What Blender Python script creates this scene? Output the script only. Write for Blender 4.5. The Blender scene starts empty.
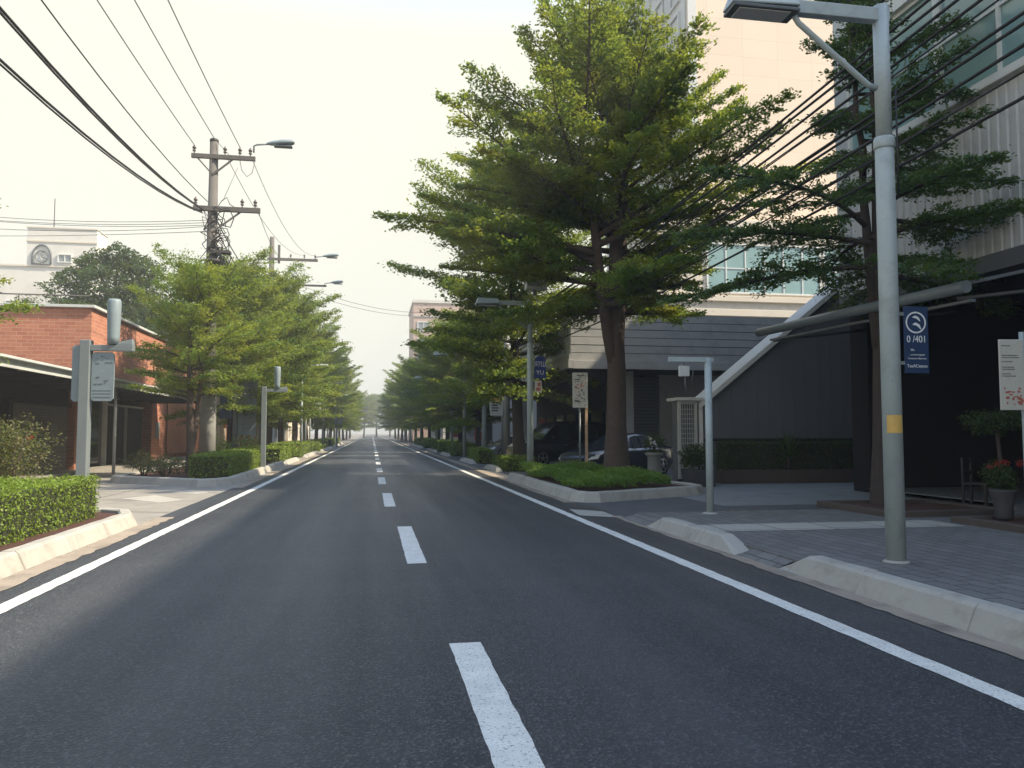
import bpy, math, random
import numpy as np
from mathutils import Vector, Matrix, Quaternion

R = math.radians
scene = bpy.context.scene
COL = scene.collection

# ------------------------------------------------------------------ camera, sky, sun, exposure
F_PX, VX, VY, EYE = 800.0, 372.0, 433.0, 1.6
PITCH = math.atan((VY - 384) / F_PX)
YAW = math.atan((512 - VX) / F_PX * math.cos(PITCH))
cam_d = bpy.data.cameras.new('camera')
cam_d.sensor_width = 36.0
cam_d.lens = F_PX / 1024 * 36.0
cam_d.clip_start, cam_d.clip_end = 0.05, 3000
cam = bpy.data.objects.new('camera', cam_d)
COL.objects.link(cam)
cam.location = (0, 0, EYE)
cam.rotation_euler = (R(90) + PITCH, 0, -YAW)
scene.camera = cam

SUN_DIR = Vector((0.80, -0.27, 0.86)).normalized()          # towards the sun
SUN_EL = math.asin(SUN_DIR.z)
SUN_ROT = math.atan2(SUN_DIR.x, SUN_DIR.y)
world = bpy.data.worlds.new('World')
scene.world = world
world.use_nodes = True
wn, wl = world.node_tree.nodes, world.node_tree.links
bg = wn['Background']
sky = wn.new('ShaderNodeTexSky')
sky.sky_type = 'NISHITA'
sky.sun_disc = False
sky.sun_elevation, sky.sun_rotation = SUN_EL, SUN_ROT
sky.air_density, sky.dust_density, sky.ozone_density = 1.2, 1.2, 1.5
tc = wn.new('ShaderNodeTexCoord')
sep = wn.new('ShaderNodeSeparateXYZ')
wl.new(tc.outputs['Generated'], sep.inputs[0])
ramp = wn.new('ShaderNodeValToRGB')                          # thick pale haze low down, thin overhead
ramp.color_ramp.elements[0].position, ramp.color_ramp.elements[0].color = 0.45, (1, 1, 1, 1)
ramp.color_ramp.elements[1].position, ramp.color_ramp.elements[1].color = 0.60, (0.03, 0.03, 0.03, 1)
wl.new(sep.outputs['Z'], ramp.inputs[0])
mixs = wn.new('ShaderNodeMix')
mixs.data_type = 'RGBA'
wl.new(ramp.outputs['Color'], mixs.inputs['Factor'])
gain = wn.new('ShaderNodeVectorMath')                        # a bright thin haze overhead
gain.operation = 'MULTIPLY'
gain.inputs[1].default_value = (1.95, 2.1, 2.2)
wl.new(sky.outputs[0], gain.inputs[0])
wl.new(gain.outputs[0], mixs.inputs['A'])
mixs.inputs['B'].default_value = (5.35, 5.3, 4.55, 1)
wl.new(mixs.outputs['Result'], bg.inputs['Color'])
bg.inputs['Strength'].default_value = 0.10

sun_d = bpy.data.lights.new('sun', 'SUN')
sun_d.energy, sun_d.angle, sun_d.color = 5.0, R(0.9), (1.0, 0.87, 0.66)
sun = bpy.data.objects.new('sun', sun_d)
COL.objects.link(sun)
sun.rotation_euler = (-SUN_DIR).to_track_quat('-Z', 'Y').to_euler()
sun.location = (60, -30, 60)

vs = scene.view_settings
vs.view_transform, vs.look, vs.gamma, vs.exposure, vs.use_curve_mapping = 'Standard', 'None', 1.0, 0.95, False
scene.render.engine = 'CYCLES'
scene.cycles.use_denoising = True
scene.cycles.max_bounces = 8
scene.cycles.diffuse_bounces = 3
scene.cycles.transparent_max_bounces = 8
scene.cycles.volume_bounces = 0
scene.cycles.caustics_reflective = scene.cycles.caustics_refractive = False
HAZE = 0.0014

# ------------------------------------------------------------------ helpers
class MB:
    """collects geometry for ONE mesh object"""
    def __init__(s):
        s.v, s.f, s.m, s.sm = [], [], [], []
    def add(s, vs_, fs_, mi=0, smooth=False):
        o = len(s.v)
        s.v.extend(tuple(p) for p in vs_)
        for f in fs_:
            s.f.append(tuple(i + o for i in f)); s.m.append(mi); s.sm.append(smooth)
        return s
    def box(s, x0, y0, z0, x1, y1, z1, mi=0):
        v = [(x0,y0,z0),(x1,y0,z0),(x1,y1,z0),(x0,y1,z0),(x0,y0,z1),(x1,y0,z1),(x1,y1,z1),(x0,y1,z1)]
        return s.add(v, [(0,3,2,1),(4,5,6,7),(0,1,5,4),(1,2,6,5),(2,3,7,6),(3,0,4,7)], mi)
    def obox(s, p0, p1, w, h, mi=0):
        """a bar of section w (sideways) x h (up) between two points"""
        a, b = Vector(p0), Vector(p1)
        d = (b - a).normalized()
        side = d.cross(Vector((0,0,1)))
        side = side.normalized() if side.length > 1e-4 else Vector((1,0,0))
        up = side.cross(d)
        v = []
        for p in (a, b):
            for i, j in ((-1,-1),(1,-1),(1,1),(-1,1)):
                v.append(p + side*(w/2*i) + up*(h/2*j))
        return s.add(v, [(0,1,2,3),(7,6,5,4),(0,4,5,1),(1,5,6,2),(2,6,7,3),(3,7,4,0)], mi)
    def tube(s, pts, rad, n=8, mi=0, caps=True, smooth=True):
        pts = [Vector(p) for p in pts]
        k = len(pts)
        rad = [rad]*k if isinstance(rad, (int, float)) else list(rad)
        t0 = (pts[1]-pts[0]).normalized()
        u = t0.cross(Vector((0.31,0.17,0.93)))
        if u.length < 0.05: u = t0.cross(Vector((1,0,0)))
        u.normalize()
        v = []
        for i in range(k):
            t = (pts[min(i+1,k-1)] - pts[max(i-1,0)])
            t = t.normalized() if t.length > 1e-9 else t0
            u = (u - t*u.dot(t)).normalized()
            w = t.cross(u)
            for j in range(n):
                a = 2*math.pi*j/n
                v.append(pts[i] + (u*math.cos(a) + w*math.sin(a))*rad[i])
        f = [(i*n+j, i*n+(j+1)%n, (i+1)*n+(j+1)%n, (i+1)*n+j) for i in range(k-1) for j in range(n)]
        s.add(v, f, mi, smooth)
        if caps:
            o = len(s.v) - k*n
            s.f.append(tuple(o+j for j in reversed(range(n)))); s.m.append(mi); s.sm.append(False)
            s.f.append(tuple(o+(k-1)*n+j for j in range(n))); s.m.append(mi); s.sm.append(False)
        return s
    def lathe(s, prof, n=24, axis='Z', c=(0,0,0), mi=0, smooth=True):
        v = []
        for r_, h in prof:
            for j in range(n):
                a = 2*math.pi*j/n
                x, y = r_*math.cos(a), r_*math.sin(a)
                p = (x,y,h) if axis == 'Z' else ((h,x,y) if axis == 'X' else (x,h,y))
                v.append((p[0]+c[0], p[1]+c[1], p[2]+c[2]))
        k = len(prof)
        f = [(i*n+j, i*n+(j+1)%n, (i+1)*n+(j+1)%n, (i+1)*n+j) for i in range(k-1) for j in range(n)]
        s.add(v, f, mi, smooth)
        o = len(s.v) - k*n
        s.f.append(tuple(o+j for j in reversed(range(n)))); s.m.append(mi); s.sm.append(False)
        s.f.append(tuple(o+(k-1)*n+j for j in range(n))); s.m.append(mi); s.sm.append(False)
        return s
    def prism(s, poly, z0, z1, mi=0):
        n = len(poly)
        v = [(x,y,z0) for x,y in poly] + [(x,y,z1) for x,y in poly]
        f = [tuple(reversed(range(n))), tuple(range(n,2*n))] + [(i,(i+1)%n,n+(i+1)%n,n+i) for i in range(n)]
        return s.add(v, f, mi)
    def sheet(s, x0, y0, x1, y1, z, mi=0):
        return s.add([(x0,y0,z),(x1,y0,z),(x1,y1,z),(x0,y1,z)], [(0,1,2,3)], mi)
    def quads(s, arr, mi=0):
        """arr: (n,4,3)"""
        o = len(s.v)
        s.v.extend(map(tuple, arr.reshape(-1,3).tolist()))
        for i in range(len(arr)):
            s.f.append((o+4*i, o+4*i+1, o+4*i+2, o+4*i+3))
        s.m.extend([mi]*len(arr)); s.sm.extend([False]*len(arr))
        return s
    def mesh(s, name, mats):
        me = bpy.data.meshes.new(name)
        me.from_pydata(s.v, [], s.f)
        for m in (mats if isinstance(mats, (list, tuple)) else [mats]):
            me.materials.append(m)
        me.polygons.foreach_set('material_index', s.m)
        me.polygons.foreach_set('use_smooth', s.sm)
        me.update()
        return me
    def build(s, name, mats, parent=None, bev=0, loc=None):
        o = bpy.data.objects.new(name, s.mesh(name, mats))
        COL.objects.link(o)
        if parent is not None: o.parent = parent
        if loc is not None: o.location = loc
        if bev:
            b = o.modifiers.new('bevel', 'BEVEL')
            b.width, b.segments, b.limit_method, b.angle_limit = bev, 2, 'ANGLE', R(40)
        return o

def quad_object(name, arr, mat, parent=None):
    """a mesh of many loose quads (leaves), made fast"""
    n = len(arr)
    me = bpy.data.meshes.new(name)
    me.vertices.add(4*n); me.loops.add(4*n); me.polygons.add(n)
    me.vertices.foreach_set('co', np.ascontiguousarray(arr, dtype=np.float32).ravel())
    me.loops.foreach_set('vertex_index', np.arange(4*n, dtype=np.int32))
    me.polygons.foreach_set('loop_start', np.arange(0, 4*n, 4, dtype=np.int32))
    me.materials.append(mat)
    me.update(calc_edges=True)
    me.validate()
    o = bpy.data.objects.new(name, me)
    COL.objects.link(o)
    if parent is not None: o.parent = parent
    return o

def tag(o, label=None, cat=None, group=None, kind=None):
    if label: o['label'] = label
    if cat: o['category'] = cat
    if group: o['group'] = group
    if kind: o['kind'] = kind
    return o

def empty(name, loc, label=None, cat=None, group=None, rz=0, sc=1):
    o = bpy.data.objects.new(name, None)
    o.empty_display_size = 0.2
    COL.objects.link(o)
    o.location = loc
    o.rotation_euler = (0, 0, rz)
    o.scale = (sc, sc, sc) if isinstance(sc, (int, float)) else sc
    return tag(o, label, cat, group)

def dup(root, loc, rz=0, sc=1, label=None, group=None):
    def cp(o, par):
        c = o.copy()
        COL.objects.link(c)
        if par is not None: c.parent = par
        for ch in o.children: cp(ch, c)
        return c
    kids = list(root.children)
    r = root.copy()
    COL.objects.link(r)
    for ch in kids: cp(ch, r)
    r.location = loc
    r.rotation_euler = (0, 0, rz)
    r.scale = (sc, sc, sc) if isinstance(sc, (int, float)) else sc
    if label: r['label'] = label
    if group: r['group'] = group
    return r

# ------------------------------------------------------------------ materials
def nn(nt, t, **kw):
    n = nt.nodes.new(t)
    for k, v in kw.items(): setattr(n, k, v)
    return n

def mixc(nt, fac, a, b, mode='MIX'):
    m = nn(nt, 'ShaderNodeMix', data_type='RGBA', blend_type=mode)
    for key, val in (('Factor', fac), ('A', a), ('B', b)):
        if hasattr(val, 'links') or hasattr(val, 'is_output'):
            nt.links.new(val, m.inputs[key])
        elif key == 'Factor': m.inputs[key].default_value = val
        else: m.inputs[key].default_value = (*val[:3], 1)
    return m.outputs['Result']

def noise(nt, vec, scale, detail=4, rough=0.55, dist=0):
    n = nn(nt, 'ShaderNodeTexNoise')
    n.inputs['Scale'].default_value, n.inputs['Detail'].default_value = scale, detail
    n.inputs['Roughness'].default_value, n.inputs['Distortion'].default_value = rough, dist
    nt.links.new(vec, n.inputs['Vector'])
    return n.outputs['Fac']

def remap(nt, val, a, b, c=0.0, d=1.0):
    m = nn(nt, 'ShaderNodeMapRange')
    nt.links.new(val, m.inputs['Value'])
    for i, x in enumerate((a, b, c, d)): m.inputs[1+i].default_value = x
    return m.outputs['Result']

def math_n(nt, op, a, b=None):
    m = nn(nt, 'ShaderNodeMath', operation=op)
    for i, x in enumerate((a, b)):
        if x is None: continue
        if isinstance(x, (int, float)): m.inputs[i].default_value = x
        else: nt.links.new(x, m.inputs[i])
    return m.outputs[0]

def base(name):
    m = bpy.data.materials.new(name)
    m.use_nodes = True
    nt = m.node_tree
    return m, nt, nt.nodes['Principled BSDF'], nn(nt, 'ShaderNodeNewGeometry').outputs['Position']

def bump(nt, bs, h, strength, dist=0.01):
    b = nn(nt, 'ShaderNodeBump')
    b.inputs['Strength'].default_value, b.inputs['Distance'].default_value = strength, dist
    nt.links.new(h, b.inputs['Height'])
    nt.links.new(b.outputs[0], bs.inputs['Normal'])

def scaled(c, k): return tuple(min(1, max(0, x*k)) for x in c)

def mat(name, col, rough=0.7, var=0.18, scale=3.0, bmp=0.15, bscale=60, metal=0.0, spec=0.4, dirt=None, dirt_amt=0.5, dscale=1.3):
    m, nt, bs, pos = base(name)
    c = mixc(nt, noise(nt, pos, scale, 6, 0.62), scaled(col, 1-var), scaled(col, 1+var))
    fine = noise(nt, pos, bscale, 3)
    c = mixc(nt, remap(nt, fine, 0.3, 0.7, 0, 0.25), c, scaled(col, 0.75))
    if dirt:
        f = remap(nt, noise(nt, pos, dscale, 8, 0.68, 0.4), 0.48, 0.70, 0, dirt_amt)
        c = mixc(nt, f, c, dirt)
    nt.links.new(c, bs.inputs['Base Color'])
    bs.inputs['Roughness'].default_value = rough
    bs.inputs['Metallic'].default_value = metal
    bs.inputs['Specular IOR Level'].default_value = spec
    if bmp: bump(nt, bs, fine, bmp, 0.01)
    return m

def leaf_mat(name, c1, c2, c3, trans=0.35, rough=0.5, nscale=0.9):
    m, nt, bs, pos = base(name)
    geo = nn(nt, 'ShaderNodeNewGeometry')
    c = mixc(nt, geo.outputs['Random Per Island'], c1, c2)
    c = mixc(nt, remap(nt, noise(nt, pos, nscale, 3), 0.42, 0.66), c, c3)
    nt.links.new(c, bs.inputs['Base Color'])
    bs.inputs['Roughness'].default_value = rough
    bs.inputs['Specular IOR Level'].default_value = 0.3
    tr = nn(nt, 'ShaderNodeBsdfTranslucent')
    tcol = mixc(nt, 0.5, c, (0.36, 0.40, 0.035))
    nt.links.new(tcol, tr.inputs['Color'])
    mx = nn(nt, 'ShaderNodeMixShader')
    mx.inputs[0].default_value = trans
    nt.links.new(bs.outputs[0], mx.inputs[1]); nt.links.new(tr.outputs[0], mx.inputs[2])
    nt.links.new(mx.outputs[0], nt.nodes['Material Output'].inputs['Surface'])
    return m

def brick_mat(name, c1, c2, mortar, bw, bh, ms, ground=False, rough=0.85, bmp=0.5, var=0.3, offset=0.5):
    m, nt, bs, pos = base(name)
    sp = nn(nt, 'ShaderNodeSeparateXYZ'); nt.links.new(pos, sp.inputs[0])
    cb = nn(nt, 'ShaderNodeCombineXYZ')
    if ground:
        nt.links.new(sp.outputs['Y'], cb.inputs['X']); nt.links.new(sp.outputs['X'], cb.inputs['Y'])
    else:
        nt.links.new(math_n(nt, 'ADD', sp.outputs['X'], sp.outputs['Y']), cb.inputs['X'])
        nt.links.new(sp.outputs['Z'], cb.inputs['Y'])
    br = nn(nt, 'ShaderNodeTexBrick'); br.offset = offset
    nt.links.new(cb.outputs[0], br.inputs['Vector'])
    for k, v in (('Scale', 1), ('Brick Width', bw), ('Row Height', bh), ('Mortar Size', ms), ('Mortar Smooth', 0.3), ('Bias', 0.0)):
        br.inputs[k].default_value = v
    br.inputs['Color1'].default_value = (*c1, 1); br.inputs['Color2'].default_value = (*c2, 1)
    br.inputs['Mortar'].default_value = (*mortar, 1)
    big = noise(nt, pos, 0.7, 7, 0.65)
    c = mixc(nt, remap(nt, big, 0.35, 0.7, 0, var), br.outputs['Color'], scaled(c1, 0.45))
    fine = noise(nt, pos, 35, 4)
    c = mixc(nt, remap(nt, fine, 0.35, 0.75, 0, 0.35), c, scaled(c2, 1.4))
    nt.links.new(c, bs.inputs['Base Color'])
    bs.inputs['Roughness'].default_value = rough
    bs.inputs['Specular IOR Level'].default_value = 0.3
    hgt = math_n(nt, 'ADD', math_n(nt, 'MULTIPLY', br.outputs['Fac'], -1.0), math_n(nt, 'MULTIPLY', fine, 0.35))
    bump(nt, bs, hgt, bmp, 0.012)
    return m

def asphalt_mat():
    m, nt, bs, pos = base('asphalt')
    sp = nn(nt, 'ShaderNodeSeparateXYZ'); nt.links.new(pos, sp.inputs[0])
    cb = nn(nt, 'ShaderNodeCombineXYZ')                     # darker and paler streaks run along the lanes
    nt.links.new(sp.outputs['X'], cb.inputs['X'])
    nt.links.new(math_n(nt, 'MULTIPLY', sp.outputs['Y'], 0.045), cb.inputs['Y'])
    lane_streak = noise(nt, cb.outputs[0], 0.9, 5, 0.55)
    tcross = nn(nt, 'ShaderNodeCombineXYZ')                 # paler uneven bands across the road
    nt.links.new(math_n(nt, 'MULTIPLY', sp.outputs['X'], 0.10), tcross.inputs['X'])
    nt.links.new(sp.outputs['Y'], tcross.inputs['Y'])
    cross = noise(nt, tcross.outputs[0], 0.45, 6, 0.6)
    vo = nn(nt, 'ShaderNodeTexVoronoi'); vo.inputs['Scale'].default_value = 70
    nt.links.new(pos, vo.inputs['Vector'])
    grit = noise(nt, pos, 170, 3, 0.7)
    blot = noise(nt, pos, 2.2, 7, 0.65)
    c = mixc(nt, remap(nt, lane_streak, 0.34, 0.66), (0.0110, 0.0130, 0.0165), (0.041, 0.045, 0.051))
    c = mixc(nt, remap(nt, cross, 0.50, 0.68, 0, 0.35), c, (0.075, 0.074, 0.070))
    c = mixc(nt, remap(nt, blot, 0.40, 0.72, 0, 0.35), c, (0.024, 0.026, 0.031))
    c = mixc(nt, remap(nt, vo.outputs['Color'], 0.60, 0.95, 0, 0.70), c, (0.15, 0.153, 0.152))
    c = mixc(nt, remap(nt, grit, 0.50, 0.30, 0, 0.60), c, (0.012, 0.013, 0.016))
    # a few hairline cracks
    vc = nn(nt, 'ShaderNodeTexVoronoi', feature='DISTANCE_TO_EDGE'); vc.inputs['Scale'].default_value = 0.16
    dv = nn(nt, 'ShaderNodeVectorMath', operation='ADD')
    nz = nn(nt, 'ShaderNodeTexNoise'); nz.inputs['Scale'].default_value = 1.4; nz.inputs['Detail'].default_value = 6
    nt.links.new(pos, nz.inputs['Vector'])
    nt.links.new(pos, dv.inputs[0]); nt.links.new(nz.outputs['Color'], dv.inputs[1])
    nt.links.new(dv.outputs[0], vc.inputs['Vector'])
    crack = remap(nt, vc.outputs['Distance'], 0.0, 0.0016, 0.55, 0)
    c = mixc(nt, crack, c, (0.012, 0.012, 0.014))
    nt.links.new(c, bs.inputs['Base Color'])
    bs.inputs['Specular IOR Level'].default_value = 0.45
    nt.links.new(remap(nt, lane_streak, 0.3, 0.7, 0.56, 0.42), bs.inputs['Roughness'])
    bump(nt, bs, math_n(nt, 'ADD', vo.outputs['Distance'], math_n(nt, 'MULTIPLY', grit, 0.8)), 0.55, 0.012)
    return m

def paint_line_mat():
    m, nt, bs, pos = base('worn_white_road_paint')
    n1 = noise(nt, pos, 55, 5, 0.7)
    n2 = noise(nt, pos, 4, 6, 0.65)
    c = mixc(nt, remap(nt, n2, 0.35, 0.7), (0.70, 0.69, 0.63), (0.55, 0.545, 0.50))
    c = mixc(nt, remap(nt, n1, 0.57, 0.63, 0, 0.9), c, (0.07, 0.07, 0.075))
    nt.links.new(c, bs.inputs['Base Color'])
    bs.inputs['Roughness'].default_value = 0.65
    bump(nt, bs, n1, 0.3, 0.006)
    return m

def glass_mat(name, col, rough=0.06, var=0.25, scale=0.35):
    m, nt, bs, pos = base(name)
    c = mixc(nt, noise(nt, pos, scale, 3), scaled(col, 1-var), scaled(col, 1+var))
    nt.links.new(c, bs.inputs['Base Color'])
    bs.inputs['Roughness'].default_value = rough
    bs.inputs['Specular IOR Level'].default_value = 0.7
    bump(nt, bs, noise(nt, pos, 0.8, 2), 0.04, 0.05)
    return m

def poster_mat(name, ground_, ink, accent, scale=9, bands=True):
    """printed notice seen too far off to read: rows of ink and a blotchy picture"""
    m, nt, bs, pos = base(name)
    n1 = noise(nt, pos, scale, 4, 0.7)
    n2 = noise(nt, pos, scale*0.45, 3, 0.6)
    c = mixc(nt, remap(nt, n1, 0.53, 0.60, 0, 0.8), ground_, ink)
    c = mixc(nt, remap(nt, n2, 0.57, 0.63, 0, 0.75), c, accent)
    nt.links.new(c, bs.inputs['Base Color'])
    bs.inputs['Roughness'].default_value = 0.55
    return m

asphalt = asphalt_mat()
line_paint = paint_line_mat()
concrete_pave = mat('pale_concrete_paving', (0.265, 0.247, 0.215), 0.85, 0.2, 1.2, 0.25, 90, dirt=(0.14, 0.13, 0.12), dirt_amt=0.6)
kerb_con = mat('kerb_concrete', (0.385, 0.368, 0.325), 0.85, 0.15, 2.5, 0.35, 70, dirt=(0.20, 0.18, 0.15), dirt_amt=0.55, dscale=2.2)
gutter_con = mat('gutter_concrete', (0.30, 0.25, 0.195), 0.9, 0.25, 2.0, 0.3, 60, dirt=(0.10, 0.085, 0.07), dirt_amt=0.7, dscale=1.6)
drive_asph = mat('driveway_tarmac', (0.085, 0.087, 0.092), 0.8, 0.25, 1.0, 0.4, 130, dirt=(0.16, 0.155, 0.15), dirt_amt=0.35)
slab_grey = mat('grey_forecourt_concrete', (0.20, 0.215, 0.22), 0.75, 0.2, 0.8, 0.2, 80, dirt=(0.08, 0.085, 0.09), dirt_amt=0.5)
pavers = brick_mat('grey_block_paving', (0.135, 0.132, 0.126), (0.185, 0.180, 0.170), (0.052, 0.050, 0.048), 0.42, 0.21, 0.012, True, 0.75, 0.6, 0.4)
pale_slab = brick_mat('pale_paving_slabs', (0.42, 0.40, 0.34), (0.34, 0.33, 0.29), (0.12, 0.11, 0.10), 0.9, 0.9, 0.02, True, 0.8, 0.3, 0.3, 0.0)
earth = mat('bare_earth', (0.16, 0.14, 0.11), 0.95, 0.3, 0.5, 0.5, 20)
mulch = mat('red_brown_bark_mulch', (0.070, 0.030, 0.022), 0.95, 0.6, 28, 1.0, 45)
brick = brick_mat('red_brick', (0.33, 0.120, 0.072), (0.43, 0.180, 0.110), (0.42, 0.30, 0.23), 0.42, 0.16, 0.012, bmp=0.4)
tan_brick = brick_mat('tan_brick', (0.42, 0.26, 0.15), (0.50, 0.33, 0.20), (0.45, 0.40, 0.33), 0.30, 0.11, 0.010, bmp=0.4)
orange_plaster = mat('faded_orange_plaster', (0.52, 0.24, 0.13), 0.85, 0.15, 0.8, 0.2, 30, dirt=(0.30, 0.16, 0.10), dirt_amt=0.5)
cream_plaster = mat('cream_plaster', (0.62, 0.53, 0.41), 0.85, 0.1, 0.6, 0.15, 30, dirt=(0.40, 0.34, 0.27), dirt_amt=0.4)
pale_conc = mat('pale_grey_render', (0.64, 0.625, 0.58), 0.85, 0.08, 0.15, 0.1, 20, dirt=(0.38, 0.37, 0.34), dirt_amt=0.4, dscale=0.25)
tower_clad = brick_mat('cream_panel_cladding', (0.585, 0.485, 0.395), (0.62, 0.515, 0.42), (0.48, 0.39, 0.32), 3.2, 1.6, 0.02, bmp=0.1, var=0.05, rough=0.7, offset=0.0)
tower_side = mat('blue_grey_cladding', (0.50, 0.52, 0.53), 0.6, 0.08, 0.3, 0.05, 20)
podium_clad = mat('pale_stone_ledge', (0.62, 0.56, 0.47), 0.75, 0.08, 0.4, 0.05, 20, dirt=(0.42, 0.38, 0.33), dirt_amt=0.3, dscale=0.5)
siding = mat('grey_siding', (0.36, 0.355, 0.34), 0.65, 0.1, 0.5, 0.08, 25, dirt=(0.14, 0.14, 0.135), dirt_amt=0.4)
fascia_pale = mat('pale_sign_fascia', (0.50, 0.52, 0.50), 0.55, 0.12, 1.0, 0.05, 25, dirt=(0.30, 0.32, 0.31), dirt_amt=0.4)
corr = mat('cream_corrugated_sheet', (0.58, 0.59, 0.59), 0.5, 0.1, 0.7, 0.05, 30, dirt=(0.22, 0.215, 0.21), dirt_amt=0.35, spec=0.5)
dark_sheet = mat('dark_grey_profiled_sheet', (0.125, 0.137, 0.152), 0.55, 0.15, 0.6, 0.05, 30, spec=0.4)
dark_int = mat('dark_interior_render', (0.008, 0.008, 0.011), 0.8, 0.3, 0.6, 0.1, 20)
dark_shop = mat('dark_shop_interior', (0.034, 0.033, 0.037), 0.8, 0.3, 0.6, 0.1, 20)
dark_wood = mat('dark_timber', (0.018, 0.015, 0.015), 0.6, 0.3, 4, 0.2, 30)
roller = mat('grey_steel_door', (0.16, 0.15, 0.145), 0.55, 0.15, 0.8, 0.1, 30)
white_metal = mat('white_painted_trim', (0.66, 0.67, 0.65), 0.5, 0.08, 2, 0.05, 30, dirt=(0.42, 0.42, 0.40), dirt_amt=0.35)
awn_metal = mat('grey_awning_metal', (0.15, 0.178, 0.19), 0.4, 0.12, 2, 0.05, 30, spec=0.5, dirt=(0.22, 0.23, 0.24), dirt_amt=0.4)
pole_paint = mat('blue_grey_pole_paint', (0.39, 0.455, 0.465), 0.45, 0.08, 2.5, 0.06, 45, spec=0.5, dirt=(0.23, 0.25, 0.26), dirt_amt=0.5, dscale=3.5)
lamp_dark = mat('dark_grey_lamp_casing', (0.10, 0.115, 0.125), 0.5, 0.15, 4, 0.05, 40)
lens_mat = mat('frosted_lamp_lens', (0.52, 0.54, 0.53), 0.3, 0.05, 6, 0.03, 60)
galv = mat('galvanised_post', (0.165, 0.192, 0.198), 0.45, 0.12, 5, 0.08, 50, spec=0.5, dirt=(0.20, 0.215, 0.21), dirt_amt=0.4, dscale=4)
sign_back = mat('grey_sign_back', (0.20, 0.25, 0.27), 0.5, 0.12, 3, 0.08, 30, dirt=(0.16, 0.19, 0.21), dirt_amt=0.5, dscale=4)
timber_pole = mat('weathered_pole_timber', (0.120, 0.112, 0.104), 0.9, 0.3, 2.5, 0.5, 25, dirt=(0.10, 0.085, 0.075), dirt_amt=0.5)
conc_pole = mat('grey_concrete_pole', (0.33, 0.325, 0.31), 0.85, 0.15, 1.8, 0.2, 40, dirt=(0.18, 0.17, 0.16), dirt_amt=0.4)
iron = mat('dark_weathered_iron', (0.065, 0.06, 0.06), 0.7, 0.25, 6, 0.15, 50)
ceramic = mat('brown_ceramic', (0.09, 0.07, 0.065), 0.3, 0.2, 6, 0, 50)
cable_mat = mat('black_cable_sheath', (0.022, 0.022, 0.024), 0.6, 0.15, 3, 0, 50)
thin_cable = mat('grey_thin_cable', (0.10, 0.10, 0.095), 0.6, 0.15, 3, 0, 50)
blue_sign = mat('navy_blue_sign_face', (0.012, 0.036, 0.095), 0.4, 0.12, 4, 0, 60)
royal_sign = mat('royal_blue_sign_face', (0.018, 0.040, 0.20), 0.45, 0.12, 4, 0, 60)
sign_white = mat('white_sign_lettering', (0.68, 0.70, 0.70), 0.5, 0.06, 8, 0, 60)
sign_pale = mat('pale_sign_face', (0.56, 0.555, 0.50), 0.5, 0.1, 5, 0, 60, dirt=(0.36, 0.36, 0.32), dirt_amt=0.4, dscale=5)
sign_ink = mat('dark_sign_ink', (0.06, 0.065, 0.07), 0.6, 0.2, 8, 0, 60)
sign_red = mat('faded_red_print', (0.42, 0.13, 0.09), 0.6, 0.3, 18, 0, 60)
sign_yellow = mat('yellow_sticker', (0.62, 0.40, 0.11), 0.55, 0.15, 12, 0, 60)
red_paint = mat('red_shop_board', (0.48, 0.10, 0.055), 0.5, 0.2, 2, 0, 40)
pink_clad = mat('pinkish_render', (0.50, 0.37, 0.31), 0.8, 0.1, 0.3, 0.05, 20)
bark = mat('grey_brown_bark', (0.085, 0.062, 0.050), 0.95, 0.45, 7, 1.0, 22)
bark_d = mat('dark_bark', (0.055, 0.043, 0.038), 0.95, 0.45, 7, 1.0, 22)
terracotta = mat('dark_clay_pot', (0.055, 0.055, 0.062), 0.7, 0.25, 5, 0.1, 40)
stone_urn = mat('weathered_stone_urn', (0.27, 0.275, 0.27), 0.9, 0.25, 6, 0.4, 40)
pit_kerb = mat('brown_edging_stone', (0.085, 0.068, 0.060), 0.9, 0.25, 4, 0.4, 40)
glass_teal = glass_mat('teal_window_glass', (0.20, 0.33, 0.34), 0.10)
glass_grey = glass_mat('grey_window_glass', (0.20, 0.23, 0.25), 0.10)
glass_dark = glass_mat('dark_window_glass', (0.02, 0.025, 0.03), 0.05)
car_black = mat('black_car_paint', (0.016, 0.018, 0.026), 0.18, 0.1, 2, 0, 60, spec=0.8)
car_navy = mat('dark_blue_car_paint', (0.020, 0.026, 0.040), 0.16, 0.1, 2, 0, 60, spec=0.8)
car_silver = mat('silver_car_paint', (0.46, 0.47, 0.48), 0.25, 0.06, 2, 0, 60, metal=0.5, spec=0.7)
chrome = mat('bright_chrome', (0.62, 0.63, 0.64), 0.15, 0.05, 4, 0, 60, metal=1.0)
rubber = mat('tyre_rubber', (0.014, 0.014, 0.015), 0.85, 0.2, 8, 0.2, 60)
rim_mat = mat('alloy_rim', (0.42, 0.43, 0.44), 0.3, 0.06, 4, 0, 60, metal=0.8)
car_glass = glass_mat('car_glass', (0.03, 0.04, 0.045), 0.03)
lamp_glass = mat('clear_headlight', (0.62, 0.66, 0.68), 0.08, 0.1, 9, 0, 60, spec=0.9)
flower_red = leaf_mat('red_blossom', (0.30, 0.015, 0.03), (0.40, 0.03, 0.05), (0.26, 0.015, 0.04), 0.3)

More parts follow.
